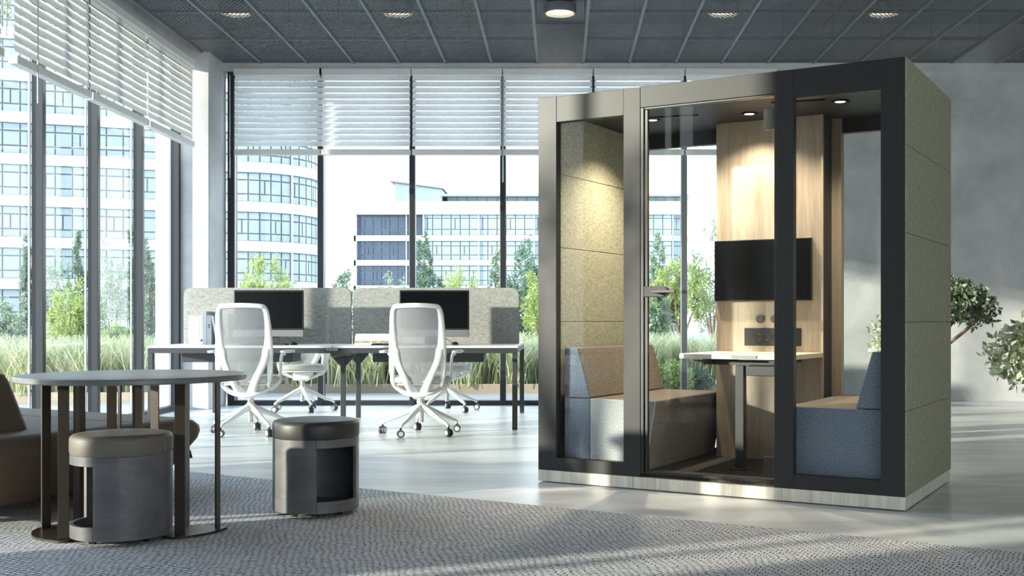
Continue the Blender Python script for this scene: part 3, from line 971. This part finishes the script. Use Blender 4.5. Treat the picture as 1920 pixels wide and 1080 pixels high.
# ================================================================== OFFICE CHAIR
def make_chair(label):
    t = thing('office_chair', label, 'office chair', (0, 0, 0), 0, 'white office chairs')
    def yb(z, x=0):          # side profile of the back: lumbar forward, top leaning away
        zz = [.33, .42, .55, .70, .85, 1.0, 1.10]
        yy = [-.10, -.20, -.235, -.225, -.24, -.275, -.30]
        return float(np.interp(z, zz, yy)) + .9 * x * x
    def P(pts): return catmull([(x, yb(z, x), z) for x, z in pts], 7)
    fr = MB()
    # top hoop
    q = P([(-.203, .90), (-.199, 1.0), (-.185, 1.055), (-.15, 1.072), (0, 1.078), (.15, 1.072), (.185, 1.055), (.199, 1.0), (.203, .90)])
    fr.ribbon(q, interp([.050, .044, .038, .038, .040, .038, .038, .044, .050], len(q)), .022)
    for s in (-1, 1):
        q = P([(s * .203, .93), (s * .203, .84), (s * .200, .74), (s * .196, .67)])
        fr.ribbon(q, interp([.048, .058, .074, .092], len(q)), .024)
        q = P([(s * .185, .72), (s * .168, .62), (s * .125, .52), (s * .085, .44), (s * .050, .37), (s * .015, .335)])
        fr.ribbon(q, interp([.062, .058, .056, .060, .072, .085], len(q)), interp([.022, .022, .024, .028, .035, .04], len(q)))
        q = P([(s * .210, .74), (s * .214, .62), (s * .212, .52), (s * .205, .46)]) + [Vector((s * .195, -.17, .425)), Vector((s * .185, -.13, .41))]
        fr.ribbon(q, interp([.050, .048, .048, .044, .034, .03], len(q)), .022)
        # lower cradle from the hub to the arm root
        q = catmull([(0, -.12, .335), (s * .08, -.13, .345), (s * .16, -.10, .375), (s * .225, -.05, .43), (s * .245, -.01, .48)], 6)
        fr.ribbon(q, interp([.10, .08, .055, .045, .035], len(q)), interp([.045, .035, .026, .022, .02], len(q)), (0, 0, 1))
    fr.build('back_frame', MAT['white'], t, smooth=60)
    # mesh
    zs_ = np.linspace(.42, 1.065, 16)
    hw = np.interp(zs_, [.42, .50, .60, .70, .80, .92, 1.03, 1.065], [.072, .115, .150, .170, .178, .182, .184, .165])
    g = MB(); vs = []; nx = 9
    for z, w in zip(zs_, hw):
        for k in range(nx):
            x = w * (2 * k / (nx - 1) - 1)
            vs.append((x, yb(z, x) + .004, z))
    fs = [(i * nx + k, i * nx + k + 1, (i + 1) * nx + k + 1, (i + 1) * nx + k) for i in range(len(zs_) - 1) for k in range(nx - 1)]
    g.add(vs, fs).build('back_mesh', MAT['chairmesh'], t, smooth=80)
    # arms
    for s in (-1, 1):
        a = MB()
        q = catmull([(s * .285, .02, .682), (s * .262, .01, .665), (s * .254, 0, .60), (s * .250, -.005, .50), (s * .238, -.03, .43), (s * .19, -.07, .385)], 6)
        a.ribbon(q, interp([.05, .042, .034, .036, .04, .05], len(q)), .022, (1, 0, 0))
        ar = a.build('arm_post', MAT['white'], t, smooth=60)
        p = MB()
        poly = [(s * .305 + .038 * math.cos(v) , .03 + (.10 if math.sin(v) > 0 else -.10) + .038 * math.sin(v)) for v in np.linspace(0, 2 * PI, 21)[:-1]]
        p.prism(poly, 'z', .683, .705)
        p.build('arm_pad', MAT['white'], ar, bevel=.008, seg=3)
    # seat
    st = MB()
    poly = []
    for v in np.linspace(0, 2 * PI, 33)[:-1]:
        c, d = math.cos(v), math.sin(v)
        poly.append((.245 * np.sign(c) * abs(c) ** .45, .03 + .235 * np.sign(d) * abs(d) ** .45))
    st.prism(poly, 'z', .435, .492)
    st.build('seat_cushion', MAT['seatfab'], t, bevel=.022, seg=4)
    sh = MB()
    sh.prism([(x * .93, .03 + (y - .03) * .93) for x, y in poly], 'z', .418, .434)
    sh.build('seat_shell', MAT['white'], t, bevel=.006)
    MB().box(-.09, .09, -.13, .12, .325, .417).build('tilt_mechanism', MAT['white'], t, bevel=.02, seg=3)
    MB().cyl((0, 0, .20), (0, 0, .33), .017, n=20).cyl((0, 0, .245), (0, 0, .30), .026, n=24).cyl((0, 0, .10), (0, 0, .21), .022, n=24).build('gas_column', MAT['chrome'], t)
    bs = thing('star_base', None, None, (0, 0, 0))
    bs.parent = t
    b = MB()
    b.cyl((0, 0, .19), (0, 0, .262), .045, .032, n=24)
    for k in range(5):
        a = 2 * PI * k / 5
        c, s = math.cos(a), math.sin(a)
        q = catmull([(.02 * c, .02 * s, .225), (.12 * c, .12 * s, .185), (.24 * c, .24 * s, .130), (.315 * c, .315 * s, .100), (.332 * c, .332 * s, .078)], 5)
        b.ribbon(q, interp([.046, .042, .034, .028, .024], len(q)), interp([.055, .045, .030, .024, .022], len(q)), (0, 0, 1) if True else 0)
    base = b.build('base_legs', MAT['white'], bs, smooth=50)
    for k in range(5):
        a = 2 * PI * k / 5
        cx, cy = .332 * math.cos(a), .332 * math.sin(a)
        w = a + 1.1 + .9 * k
        dx, dy = math.cos(w), math.sin(w)
        ca = MB()
        ca.cyl((cx, cy, .045), (cx, cy, .08), .009, n=10)
        ca.cyl((cx - dx * .005, cy - dy * .005, .040), (cx + dx * .005, cy + dy * .005, .040), .024, n=20)
        co = ca.build('caster_fork', MAT['black'], bs)
        wh = MB()
        for s in (-1, 1):
            wh.cyl((cx + dx * .006 * s, cy + dy * .006 * s, .031), (cx + dx * .024 * s, cy + dy * .024 * s, .031), .031, n=28)
        wo = wh.build('caster_wheel', MAT['wheel'], bs)
        hb = MB()
        for s in (-1, 1):
            hb.cyl((cx + dx * .0235 * s, cy + dy * .0235 * s, .031), (cx + dx * .0262 * s, cy + dy * .0262 * s, .031), .020, n=24)
        hb.build('caster_hub', MAT['hub'], bs)
    return t, bs


ch0, bs0 = make_chair('white mesh back office chair seen from behind at the left desk, near the round table')
spots = [((470 - 1050) * 9.30 / F, 9.30, 0, R(24), None),
         ((790 - 1050) * 9.30 / F, 9.30, R(-2), R(31), 'white mesh back office chair seen from behind in front of the right monitor'),
         ((567 - 1050) * 11.70 / F, 11.70, PI + R(10), R(10), 'white office chair on the window side of the desk behind the left screen'),
         ((838 - 1050) * 11.70 / F, 11.70, PI - R(8), R(22), 'white office chair on the window side of the desk behind the right screen')]
for i, (x, y, rz, bz, l) in enumerate(spots):
    o = ch0 if i == 0 else copy_tree(ch0)
    o.location = (x, y, 0); o.rotation_euler = (0, 0, rz)
    if l: o['label'] = l
    for c in o.children:
        if c.name.startswith('star_base'): c.rotation_euler = (0, 0, bz - rz)

# ================================================================== RUG
RA = math.atan2(-.50, .871)
rug = thing('area_rug', 'large grey woven loop rug lying under the round table', 'rug', (-.16, 5.65, 0), RA)
MB().box(-2.6, 6.5, -3.0, 0, .001, .012).build('pile', MAT['rug'], rug, bevel=.004)
RZ = .012


# ================================================================== ROUND TABLE
rt = thing('round_table', 'round grey wood table on flat bronze metal bars', 'table', (-1.905, 4.93, RZ))
MB().lathe([(0, .676), (.484, .676), (.4875, .680), (.4875, .697), (.484, .701), (0, .701)], 96).build('tabletop', MAT['greytop'], rt)
def bar(x, y, rot, w=.045, th=.008):
    return MB().obox((x, y, .344), (w, th, .664), (0, 0, rot))
bars = [(-.395, .01, R(60)), (-.204, -.24, R(10)), (-.285, .07, R(88)), (-.324, .20, R(40)), (-.235, .34, R(8)), (-.205, .36, R(-55)), (-.123, .37, R(5)),
        (-.04, .37, R(-15)), (.256, -.14, R(6)), (.235, -.10, R(75)), (.215, .07, R(86)), (.370, .02, R(84))]
for x, y, r in bars:
    bar(x, y, r).build('leg', MAT['bronze'], rt, bevel=.001)
def lens(pts, name='base_plate'):
    q = catmull([(x, y, 0) for x, y in pts], 6)
    MB().prism([(p.x, p.y) for p in q[:-1]], 'z', .001, .011).build(name, MAT['bronze'], rt)
lens([(-.435, .06), (-.425, -.06), (-.35, -.19), (-.22, -.27), (-.17, -.255), (-.18, -.18), (-.24, .02), (-.30, .10), (-.40, .10), (-.435, .06)])
lens([(.19, -.17), (.27, -.185), (.36, -.09), (.40, .02), (.38, .07), (.20, .10), (.18, .06), (.22, -.08), (.19, -.17)])
lens([(-.36, .18), (-.26, .38), (-.10, .41), (.02, .39), (-.04, .30), (-.16, .30), (-.27, .18), (-.36, .18)])


# ================================================================== STOOLS
def stool(label, loc, a0, a1, leather, tagang, seam):
    t = thing('storage_stool', label, 'stool', loc, 0, 'drum stools on the rug')
    Rr, zb, zt = .208, .022, .372
    o0, o1 = .078, .332
    wall = [(Rr - .016, zb), (Rr, zb), (Rr, zt), (Rr - .016, zt)]
    mb = MB().lathe(wall, 72, (0, 0, 0), a1, a0 + 2 * PI)
    mb.build('drum_body', MAT['greywood'], t, bevel=.0015)
    MB().lathe([(Rr - .016, o1), (Rr, o1), (Rr, zt), (Rr - .016, zt)], 28, (0, 0, 0), a0 + .004, a1 - .004).build('upper_band', MAT['greywood'], t, bevel=.0015)
    MB().lathe([(Rr - .016, zb), (Rr, zb), (Rr, o0), (Rr - .016, o0)], 28, (0, 0, 0), a0 + .004, a1 - .004).build('lower_band', MAT['greywood'], t, bevel=.0015)
    MB().lathe([(0, zb + .002), (Rr - .017, zb + .002), (Rr - .017, zb + .020), (0, zb + .020)], 48).build('storage_floor', MAT['greywood'], t)
    MB().lathe([(0, zt - .016), (Rr - .017, zt - .016), (Rr - .017, zt), (0, zt)], 48).build('seat_board', MAT['greywood'], t)
    c = [(0, zt + .0005), (Rr - .002, zt + .0005), (Rr + .002, zt + .012), (Rr + .002, zt + .064), (Rr - .001, zt + .074), (Rr - .009, zt + .081), (Rr - .022, zt + .084), (Rr - .06, zt + .0855), (0, zt + .087)]
    cu = MB().lathe(c, 72).build('seat_cushion', MAT[leather], t, smooth=60)
    if tagang is not None:
        x, y = (Rr + .003) * math.cos(tagang), (Rr + .003) * math.sin(tagang)
        MB().obox((x, y, zt + .03), (.016, .002, .042), (0, 0, tagang + PI / 2)).build('label_tab', MAT['silver'], cu)
    for k in range(4):
        a = PI / 4 + k * PI / 2 + .3
        w = MB()
        x, y = .15 * math.cos(a), .15 * math.sin(a)
        w.cyl((x - .012, y, .0155), (x + .012, y, .0155), .0155, n=18)
        w.build('caster', MAT['black'], t)
    return t


stool('grey wood drum stool with a taupe leather cushion under the round table', (-1.895, 4.775, RZ), R(160), R(259), 'taupeleather', R(-14), 0)
stool('grey wood drum stool with a dark leather cushion standing alone on the rug', (-1.20, 5.43, RZ), R(-77), R(-11), 'darkleather', None, 0)

# ================================================================== LOUNGE SOFA
ls = thing('lounge_sofa', 'brown leather lounge sofa at the left picture edge behind the round table', 'sofa', (-1.945, 6.06, RZ), PR)
# footprint: u from -1.7 to 0, v from -1.25 to 0, sides bulging outward at the top
def loft(rings, m, name, parent, bevel=.0, seg=2, smooth=40):
    mb = MB(); n = len(rings[0]); vs = [p for r in rings for p in r]
    fs = [(i * n + k, i * n + (k + 1) % n, (i + 1) * n + (k + 1) % n, (i + 1) * n + k) for i in range(len(rings) - 1) for k in range(n)]
    fs += [tuple(range(n))[::-1], tuple((len(rings) - 1) * n + k for k in range(n))]
    return mb.add(vs, fs).build(name, m, parent, bevel=bevel, seg=seg, smooth=smooth)
def rrect(x0, x1, y0, y1, r, z, n=6):
    out = []
    for cx, cy, a in ((x1 - r, y1 - r, 0), (x0 + r, y1 - r, PI / 2), (x0 + r, y0 + r, PI), (x1 - r, y0 + r, 3 * PI / 2)):
        for k in range(n + 1):
            b = a + PI / 2 * k / n
            out.append((cx + r * math.cos(b), cy + r * math.sin(b), z))
    return out
prof = [(.07, -.15), (.10, -.13), (.20, -.07), (.30, -.01), (.34, .0), (.37, -.004), (.395, -.025), (.408, -.06)]
loft([rrect(-1.7 - d, d, -1.5 - d, d, .07, z) for z, d in prof], MAT['sofaleather'], 'seat', ls, smooth=60)
bp = [(.405, .0), (.42, 0), (.64, -.055), (.675, -.07), (.685, -.09)]
loft([rrect(-1.60 - d, -.26 + d, -1.22 - d, -.88 + d, .035, z) for z, d in bp], MAT['sofaleather'], 'backrest', ls, smooth=50)
MB().box(-1.6, -.1, -.40, -.396, .4065, .4095).build('seat_seam', MAT['black'], ls)
MB().obox((.004, -.12, .22), (.006, .03, .045), (0, R(-22), 0)).build('label_tab', MAT['black'], ls)
for x, y in ((-.25, -.2), (-.3, -1.3), (-1.4, -.2), (-1.4, -1.3)):
    MB().cyl((x, y, 0), (x, y, .075), .022, n=16).build('leg', MAT['black'], ls)

# ================================================================== INDOOR PLANTS
def potted(label, loc, blobs, m, size, **k):
    t = tree('potted_tree', label, 'tree', loc, blobs, m, size, ground=.30, **k)
    MB().lathe([(0, 0), (.15, 0), (.19, .34), (.175, .34), (.165, .30), (0, .30)], 40).build('pot', MAT['black'], t, smooth=50)
    return t


potted('dark green olive tree with a leaning forked trunk behind the booth right side', (3.12, 9.55, 0),
       [(.30, 0, 1.12, .30, .30, .20, 1500), (.48, .05, 1.04, .22, .24, .15, 900), (.12, .0, 1.20, .24, .26, .18, 900), (.0, .05, 1.02, .20, .2, .14, 400)],
       'olive', .05, trunk_r=.035, base_lean=(.12, 0), aspect=.5, shell=.1)
potted('pale leaved small tree seen through the booth right window above the blue sofa end', (2.86, 9.0, 0),
       [(-.05, 0, .80, .30, .28, .26, 1500), (.02, 0, 1.02, .24, .24, .2, 900), (-.12, 0, .60, .22, .24, .16, 600)], 'pale', .05, trunk_r=.025, aspect=.5, shell=.1)
potted('large leaved pale green shrub at the right picture edge in front of the concrete wall', (4.22, 9.3, 0),
       [(-.22, 0, .66, .42, .36, .28, 1100), (-.05, 0, .88, .32, .3, .2, 500), (-.05, 0, .48, .38, .3, .2, 500)], 'pale', .08, trunk_r=.03, aspect=.5, shell=.05)

# ================================================================== OUTSIDE
def ostruct(name, mb, m):
    o = mb.build(name, m, None, smooth=0); o['kind'] = 'structure'; return o


ostruct('terrace', MB().box(-40, 9.0, YB + .16, 40, -.14, -.02).box(-40, -4.36, -3, YB + .16, -.14, -.02), MAT['deck'])
ostruct('ground', MB().box(-160, 120, 40, 260, -.5, -.3), MAT['ground'])
for i, (x0, x1, y0, y1) in enumerate(((-4.6, 3.6, 14.9, 17.2), (-13, -4.85, 13.15, 17.2))):
    t = thing('planter_bed', ['low brown edged planting bed outside the back windows', 'low brown edged planting bed outside the left windows'][i], 'planter', (0, 0, 0))
    MB().box(x0, x1, y0, y0 + .05, -.02, .10).box(x0, x1, y1 - .05, y1, -.02, .10).box(x0, x0 + .05, y0 + .05, y1 - .05, -.02, .10).box(x1 - .05, x1, y0 + .05, y1 - .05, -.02, .10).build('kerb', MAT['kerb'], t)
    MB().box(x0 + .05, x1 - .05, y0 + .05, y1 - .05, -.02, .07).build('soil', MAT['soil'], t)
def bed(x0, x1, y0, y1, ntus, per, spread=.10):
    c = np.stack([RNG.uniform(x0, x1, ntus), RNG.uniform(y0, y1, ntus)], 1)
    p = c[RNG.integers(0, ntus, ntus * per)] + RNG.normal(size=(ntus * per, 2)) * spread
    return np.concatenate([p, np.full((len(p), 1), .07)], 1)
g1 = grass_blades('ornamental_grass', bed(-4.45, 3.4, 15.05, 16.8, 130, 180), MAT['grass'], .82, .008, .75)
tag(g1, 'tall straw and green ornamental grass outside the back windows', 'grass', kind='stuff')
g2 = grass_blades('ornamental_grass', bed(-12.6, -5.0, 13.3, 15.4, 120, 180), MAT['grass'], .80, .008, .75)
tag(g2, 'tall straw and green ornamental grass outside the left windows', 'grass', kind='stuff')


def at(px, Y): return (px - 1050) * Y / F
def zt(py, Y): return EYE + (602 - py) * Y / F


def shrub(label, px, Y, wpx, ytop, m, n, size=.06, cat='shrub', name='garden_shrub', zlow=.1, aspect=.35, clump=60, kind='round', bark='darkbark'):
    x = at(px, Y); top = zt(ytop, Y); rx = wpx * Y / F / 2
    h = top - zlow
    if kind == 'round':
        bl = [(0, 0, zlow + h * .5, rx * .85, rx * .8, h * .46, n // 2), (-rx * .4, .1, zlow + h * .4, rx * .6, rx * .6, h * .4, n // 4), (rx * .42, -.05, zlow + h * .38, rx * .58, rx * .6, h * .38, n // 4)]
    else:
        bl = [(0, 0, zlow + h * .28, rx, rx, h * .28, n // 3), (rx * .1, 0, zlow + h * .52, rx * .72, rx * .7, h * .26, n // 3), (-rx * .08, 0, zlow + h * .78, rx * .42, rx * .42, h * .24, n // 4),
              (rx * .5, .1, zlow + h * .5, rx * .4, rx * .4, h * .2, n // 8)]
    return tree(name, label, cat, (x, Y, -.02 if Y > 17.2 else .0), bl, m, size, trunk_r=.04, bark=bark, aspect=aspect, clump=clump, shell=.05)


shrub('bright green bamboo like shrub outside, above the left desk screen', 495, 18, 125, 468, 'bright', 9000, .09, aspect=.16)
shrub('small dark green tree outside, just right of the second window post', 650, 26, 85, 492, 'conifer', 5000, .07, 'tree', 'garden_tree')
shrub('grey green bushy tree outside, in front of the dark blue glass building', 738, 27, 95, 505, 'greyleaf', 4500, .07, 'tree', 'garden_tree')
shrub('tall pointed conifer outside, above the right monitor', 800, 26, 82, 442, 'conifer', 7000, .07, 'tree', 'garden_conifer', kind='cone')
shrub('yellow green feathery shrub outside, above the right monitor', 858, 19, 130, 500, 'bright', 8000, .08, aspect=.18)
shrub('low green shrub outside, left of the booth and right of the feathery one', 905, 22.5, 80, 515, 'conifer', 4000, .06)
shrub('grey green tree outside, left of the fourth window post', 935, 26.5, 60, 455, 'greyleaf', 5000, .07, 'tree', 'garden_tree', kind='cone')
shrub('dark green tall tree outside, touching the booth left edge', 985, 23, 85, 436, 'conifer', 8000, .075, 'tree', 'garden_tree')
shrub('yellow green tree outside, lower left beside the booth edge', 1008, 18.4, 70, 490, 'bright', 5000, .08, 'tree', 'garden_tree', aspect=.2)
shrub('grey conifer outside, seen through the booth door glass left side', 1236, 24, 70, 440, 'greyleaf', 6000, .07, 'tree', 'garden_conifer', kind='cone')
shrub('bright airy tree outside, seen through the booth around the door handle', 1275, 18, 120, 478, 'bright', 7000, .08, 'tree', 'garden_tree', zlow=.9, aspect=.22, bark='bark')
shrub('dark leaved bush outside, seen through the booth below the door handle', 1236, 17.2, 60, 545, 'conifer', 3500, .06, zlow=.35)
shrub('sparse pale tree outside, seen through the booth left of the wall screen', 1335, 19, 95, 405, 'greyleaf', 2600, .07, 'tree', 'garden_tree', zlow=.8, bark='bark', clump=40)
shrub('round clipped green shrub outside behind the booth sofa', 1262, 14.6, 85, 672, 'bright', 5200, .035, zlow=.0, clump=0, aspect=.6)
shrub('small dark clipped shrub outside beside the booth wood column', 1312, 14.7, 50, 688, 'conifer', 3200, .035, zlow=.0, clump=0, aspect=.6)
# left
shrub('bright feathery shrub outside, between the first two left window posts', 135, 15.6, 110, 520, 'bright', 8000, .08, aspect=.18)
shrub('slim dark conifer outside, just left of the second left window post', 147, 23, 42, 432, 'conifer', 4500, .07, 'tree', 'garden_conifer', kind='cone')
shrub('dark conifer outside, at the third left window post', 252, 22, 46, 425, 'conifer', 4500, .07, 'tree', 'garden_conifer', kind='cone')
shrub('pale hazy tree outside, between the second and third left window posts', 212, 25, 70, 425, 'greyleaf', 5000, .07, 'tree', 'garden_tree')
shrub('pale hazy tree outside, between the first and second left window posts', 108, 26, 60, 440, 'greyleaf', 4500, .07, 'tree', 'garden_tree')
shrub('slim dark conifer outside, just right of the first left window post', 50, 23, 40, 440, 'conifer', 4500, .07, 'tree', 'garden_conifer', kind='cone')
shrub('grey green bush outside at the left picture edge', 20, 17.6, 90, 545, 'greyleaf', 6000, .06)
shrub('yellow green bush outside, between the third and fourth left window posts', 222, 16.6, 60, 590, 'bright', 5000, .07, aspect=.18)
shrub('green leafy bush outside, close to the glass at the lower left picture edge', 35, 13.5, 80, 690, 'bright', 4000, .045, zlow=.0, clump=0, aspect=.5)
shrub('slim green tree outside, between the fourth left window post and the corner column', 280, 21, 40, 440, 'conifer', 4000, .07, 'tree', 'garden_conifer', kind='cone')


t = thing('hanging_plant', 'small green leafy sprig hanging outside the glass at the top left corner', 'plant', ((12 - 1050) * 8.95 / F, 8.95, 3.46))
leaves('foliage', [(0, 0, 0, .05, .05, .22, 40), (0, 0, .2, .05, .05, .2, 20)], MAT['olive'], t, .05, .5, .1)
MB().tube([(0, 0, -.2), (.01, 0, .1), (0, 0, .45)], .004, 6).build('stem', MAT['bark'], t)
tree('garden_tree', 'open crowned tree outside the left windows that dapples the booth', 'tree', (-8.0, 3.1, -.02),
     [(0, .1, 3.0, .7, .7, .6, 420), (.2, .8, 3.3, .5, .5, .5, 220), (-.1, -.5, 3.2, .5, .5, .5, 200)], 'olive', .10, trunk_r=.06, shell=.1, aspect=.5)

# ------------------------------------------------------------------ buildings
def resample(path, step):
    P = [np.array(p, float) for p in path]; out = [P[0]]
    for a, b in zip(P[:-1], P[1:]):
        n = max(1, int(round(np.linalg.norm(b - a) / step)))
        for k in range(1, n + 1): out.append(a + (b - a) * k / n)
    return out


def facade(root, path, levels, glassm, slab=1.0, pane=1.05, proud=.35):
    """levels: centre heights of the white slab bands"""
    pts = resample(path, pane)
    def off(d):
        out = []
        for i, p in enumerate(pts):
            t = pts[min(i + 1, len(pts) - 1)] - pts[max(i - 1, 0)]
            t = t / np.linalg.norm(t); nn = np.array([t[1], -t[0]])
            out.append(p + nn * d)
        return out
    o0, o1, o2 = off(0), off(.08), off(proud)
    # dark backing
    b = MB()
    z0, z1 = levels[0], levels[-1]
    for i in range(len(pts) - 1):
        b.add([(*o0[i], z0), (*o0[i + 1], z0), (*o0[i + 1], z1), (*o0[i], z1)], [(0, 1, 2, 3)])
    b.build('joint_grid', MAT['bline'], root, smooth=0, fix=False)
    pn = MB(); g = .055
    for li in range(len(levels) - 1):
        a, c = levels[li] + slab / 2, levels[li + 1] - slab / 2
        h = c - a
        rows = [(a, a + h * .26), (a + h * .26, a + h * .74), (a + h * .74, c)]
        for i in range(len(pts) - 1):
            for ri, (r0, r1) in enumerate(rows):
                cuts = [(0, 1)] if ri != 1 else ([(0, .45), (.45, 1)] if (i + li) % 3 == 0 else [(0, 1)])
                for u0, u1 in cuts:
                    A = o1[i] + (o1[i + 1] - o1[i]) * u0; B = o1[i] + (o1[i + 1] - o1[i]) * u1
                    t = (B - A) / np.linalg.norm(B - A)
                    A = A + t * g; B = B - t * g
                    pn.add([(*A, r0 + g), (*B, r0 + g), (*B, r1 - g), (*A, r1 - g)], [(0, 1, 2, 3)])
    pn.build('window_panes', glassm, root, smooth=0, fix=False)
    for z in levels:
        s = MB()
        for i in range(len(pts) - 1):
            A0, A1, B0, B1 = o0[i], o2[i], o0[i + 1], o2[i + 1]
            h = slab / 2
            s.add([(*A1, z - h), (*B1, z - h), (*B1, z + h), (*A1, z + h), (*A0, z - h), (*B0, z - h), (*B0, z + h), (*A0, z + h)],
                  [(0, 1, 2, 3), (0, 4, 5, 1), (3, 2, 6, 7)])
        s.build('floor_band', MAT['bwhite'], root, smooth=0, fix=False)
    m = MB()
    for i in range(0, len(pts), 6):
        p = off(.25)[i]
        m.box(p[0] - .07, p[0] + .07, p[1] - .07, p[1] + .07, z0, z1)
    m.build('vertical_fins', MAT['bwhite'], root, smooth=0)


tw = thing('office_tower', 'tall pale glass office tower with white bands and a rounded corner outside', 'building', (0, 0, 0))
path = [(-62, 74), (-27.2, 90)]
cc, rr = np.array((-27.3, 96.3)), 6.0
arc = [(cc[0] + rr * math.sin(a), cc[1] - rr * math.cos(a)) for a in np.linspace(R(-18), R(112), 16)]
path = [(-62, 79.0)] + arc + [(-25.5, 108)]
facade(tw, path, [.6 + 3.24 * k for k in range(13)], MAT['bglass'], slab=.85, pane=1.25)
MB().prism([(-62, 80.2), (-26.9, 91.6), (-22.2, 97), (-26.0, 108), (-62, 108)], 'z', 39.4, 39.9).build('roof', MAT['bwhite'], tw, smooth=0)

ob = thing('office_building', 'long low white office building with glass penthouse behind the trees', 'building', (0, 0, 0))
lv = [2.05, 5.35, 8.75, 12.05, 15.9]
facade(ob, [(-18.3, 148), (15.0, 148)], lv, MAT['bglass'], slab=.75, pane=1.25)
facade(ob, [(15.0, 148), (16.3, 148.6), (17.0, 150), (17.1, 160)], lv, MAT['bglass'], slab=.75, pane=1.25)
facade(ob, [(-27.3, 148.2), (-18.35, 148.2)], lv, MAT['bglassblue'], slab=.75, pane=1.1)
facade(ob, [(-27.9, 158), (-27.35, 148.2)], lv, MAT['bglass'], slab=.75, pane=1.25)
MB().box(-27.6, 17.2, 147.5, 160, 15.2, 16.95).build('parapet', MAT['bwhite'], ob, smooth=0)
pw = MB()
for k in range(24): pw.box(-15.3 + k * 1.35 + .04, -15.3 + (k + 1) * 1.35 - .04, 150, 150.05, 16.95, 17.75)
pw.build('penthouse_windows', MAT['bglass'], ob, smooth=0)
MB().box(-15.3, 17, 150.1, 158, 16.95, 17.72).build('penthouse', MAT['bline'], ob, smooth=0)
MB().box(-16.2, 17.8, 148.5, 160, 17.76, 18.05).build('penthouse_roof', MAT['bglass'], ob, smooth=0)
MB().prism([(-22.3, 16.95), (-15.9, 16.95), (-15.9, 18.7), (-22.3, 19.6)], 'y', 149, 157).build('sloped_glass_hall', MAT['bglass'], ob, smooth=0)
MB().prism([(-22.8, 19.65), (-15.7, 18.7), (-15.7, 18.85), (-22.8, 19.85)], 'y', 148.6, 157.5).build('sloped_roof', MAT['bline'], ob, smooth=0)

# ================================================================== LIGHT
def sun():
    l = bpy.data.lights.new('sun', 'SUN'); l.energy = SUN_E; l.angle = R(1.3); l.color = (1, .90, .74)
    o = bpy.data.objects.new('sun', l); COL.objects.link(o)
    o.rotation_euler = Vector((1, .42, -.185)).to_track_quat('-Z', 'Y').to_euler()
    o.location = (-20, 0, 20)


SUN_E = 6.5
SKY_E = 2.6
sun()
for i, (u, vv, e) in enumerate(((.456, .62, 75), (1.05, .72, 30), (1.627, .62, 26))):
    l = bpy.data.lights.new('booth_lamp', 'SPOT'); l.energy = e; l.color = (1, .86, .66)
    l.spot_size = R(125); l.spot_blend = .8; l.shadow_soft_size = .025
    o = bpy.data.objects.new('booth_lamp', l); COL.objects.link(o)
    o.location = in_pod(u, vv, 2.185)
w = bpy.data.worlds.new('sky'); SC.world = w; w.use_nodes = True
nt = w.node_tree
bg = nt.nodes['Background']
tc = nt.nodes.new('ShaderNodeTexCoord'); sx = nt.nodes.new('ShaderNodeSeparateXYZ')
nt.links.new(tc.outputs['Generated'], sx.inputs[0])
r = nt.nodes.new('ShaderNodeValToRGB')
r.color_ramp.elements[0].position = 0.0; r.color_ramp.elements[0].color = (1.0, 1.0, 1.0, 1)
r.color_ramp.elements[1].position = .75; r.color_ramp.elements[1].color = (.50, .66, .88, 1)
nt.links.new(sx.outputs['Z'], r.inputs['Fac'])
nt.links.new(r.outputs['Color'], bg.inputs['Color'])
bg.inputs['Strength'].default_value = SKY_E

# ================================================================== CAMERA
cd = bpy.data.cameras.new('camera'); cam = bpy.data.objects.new('camera', cd); COL.objects.link(cam)
cam.location = (0, 0, EYE); cam.rotation_euler = (R(90), 0, 0)
cd.sensor_width = 36; cd.lens = F / 1920 * 36
cd.shift_x = -(1050 - 960) / 1920; cd.shift_y = (602 - 540) / 1920
cd.clip_start = .05; cd.clip_end = 1000
SC.camera = cam
SC.view_settings.view_transform = 'Standard'; SC.view_settings.look = 'None'
SC.view_settings.exposure = 0.7; SC.view_settings.gamma = 1.0
SC.view_settings.use_curve_mapping = False
SC.cycles.max_bounces = 10; SC.cycles.transparent_max_bounces = 24
SC.cycles.diffuse_bounces = 5; SC.cycles.glossy_bounces = 5
SC.cycles.use_denoising = True
SC.cycles.sample_clamp_indirect = 8
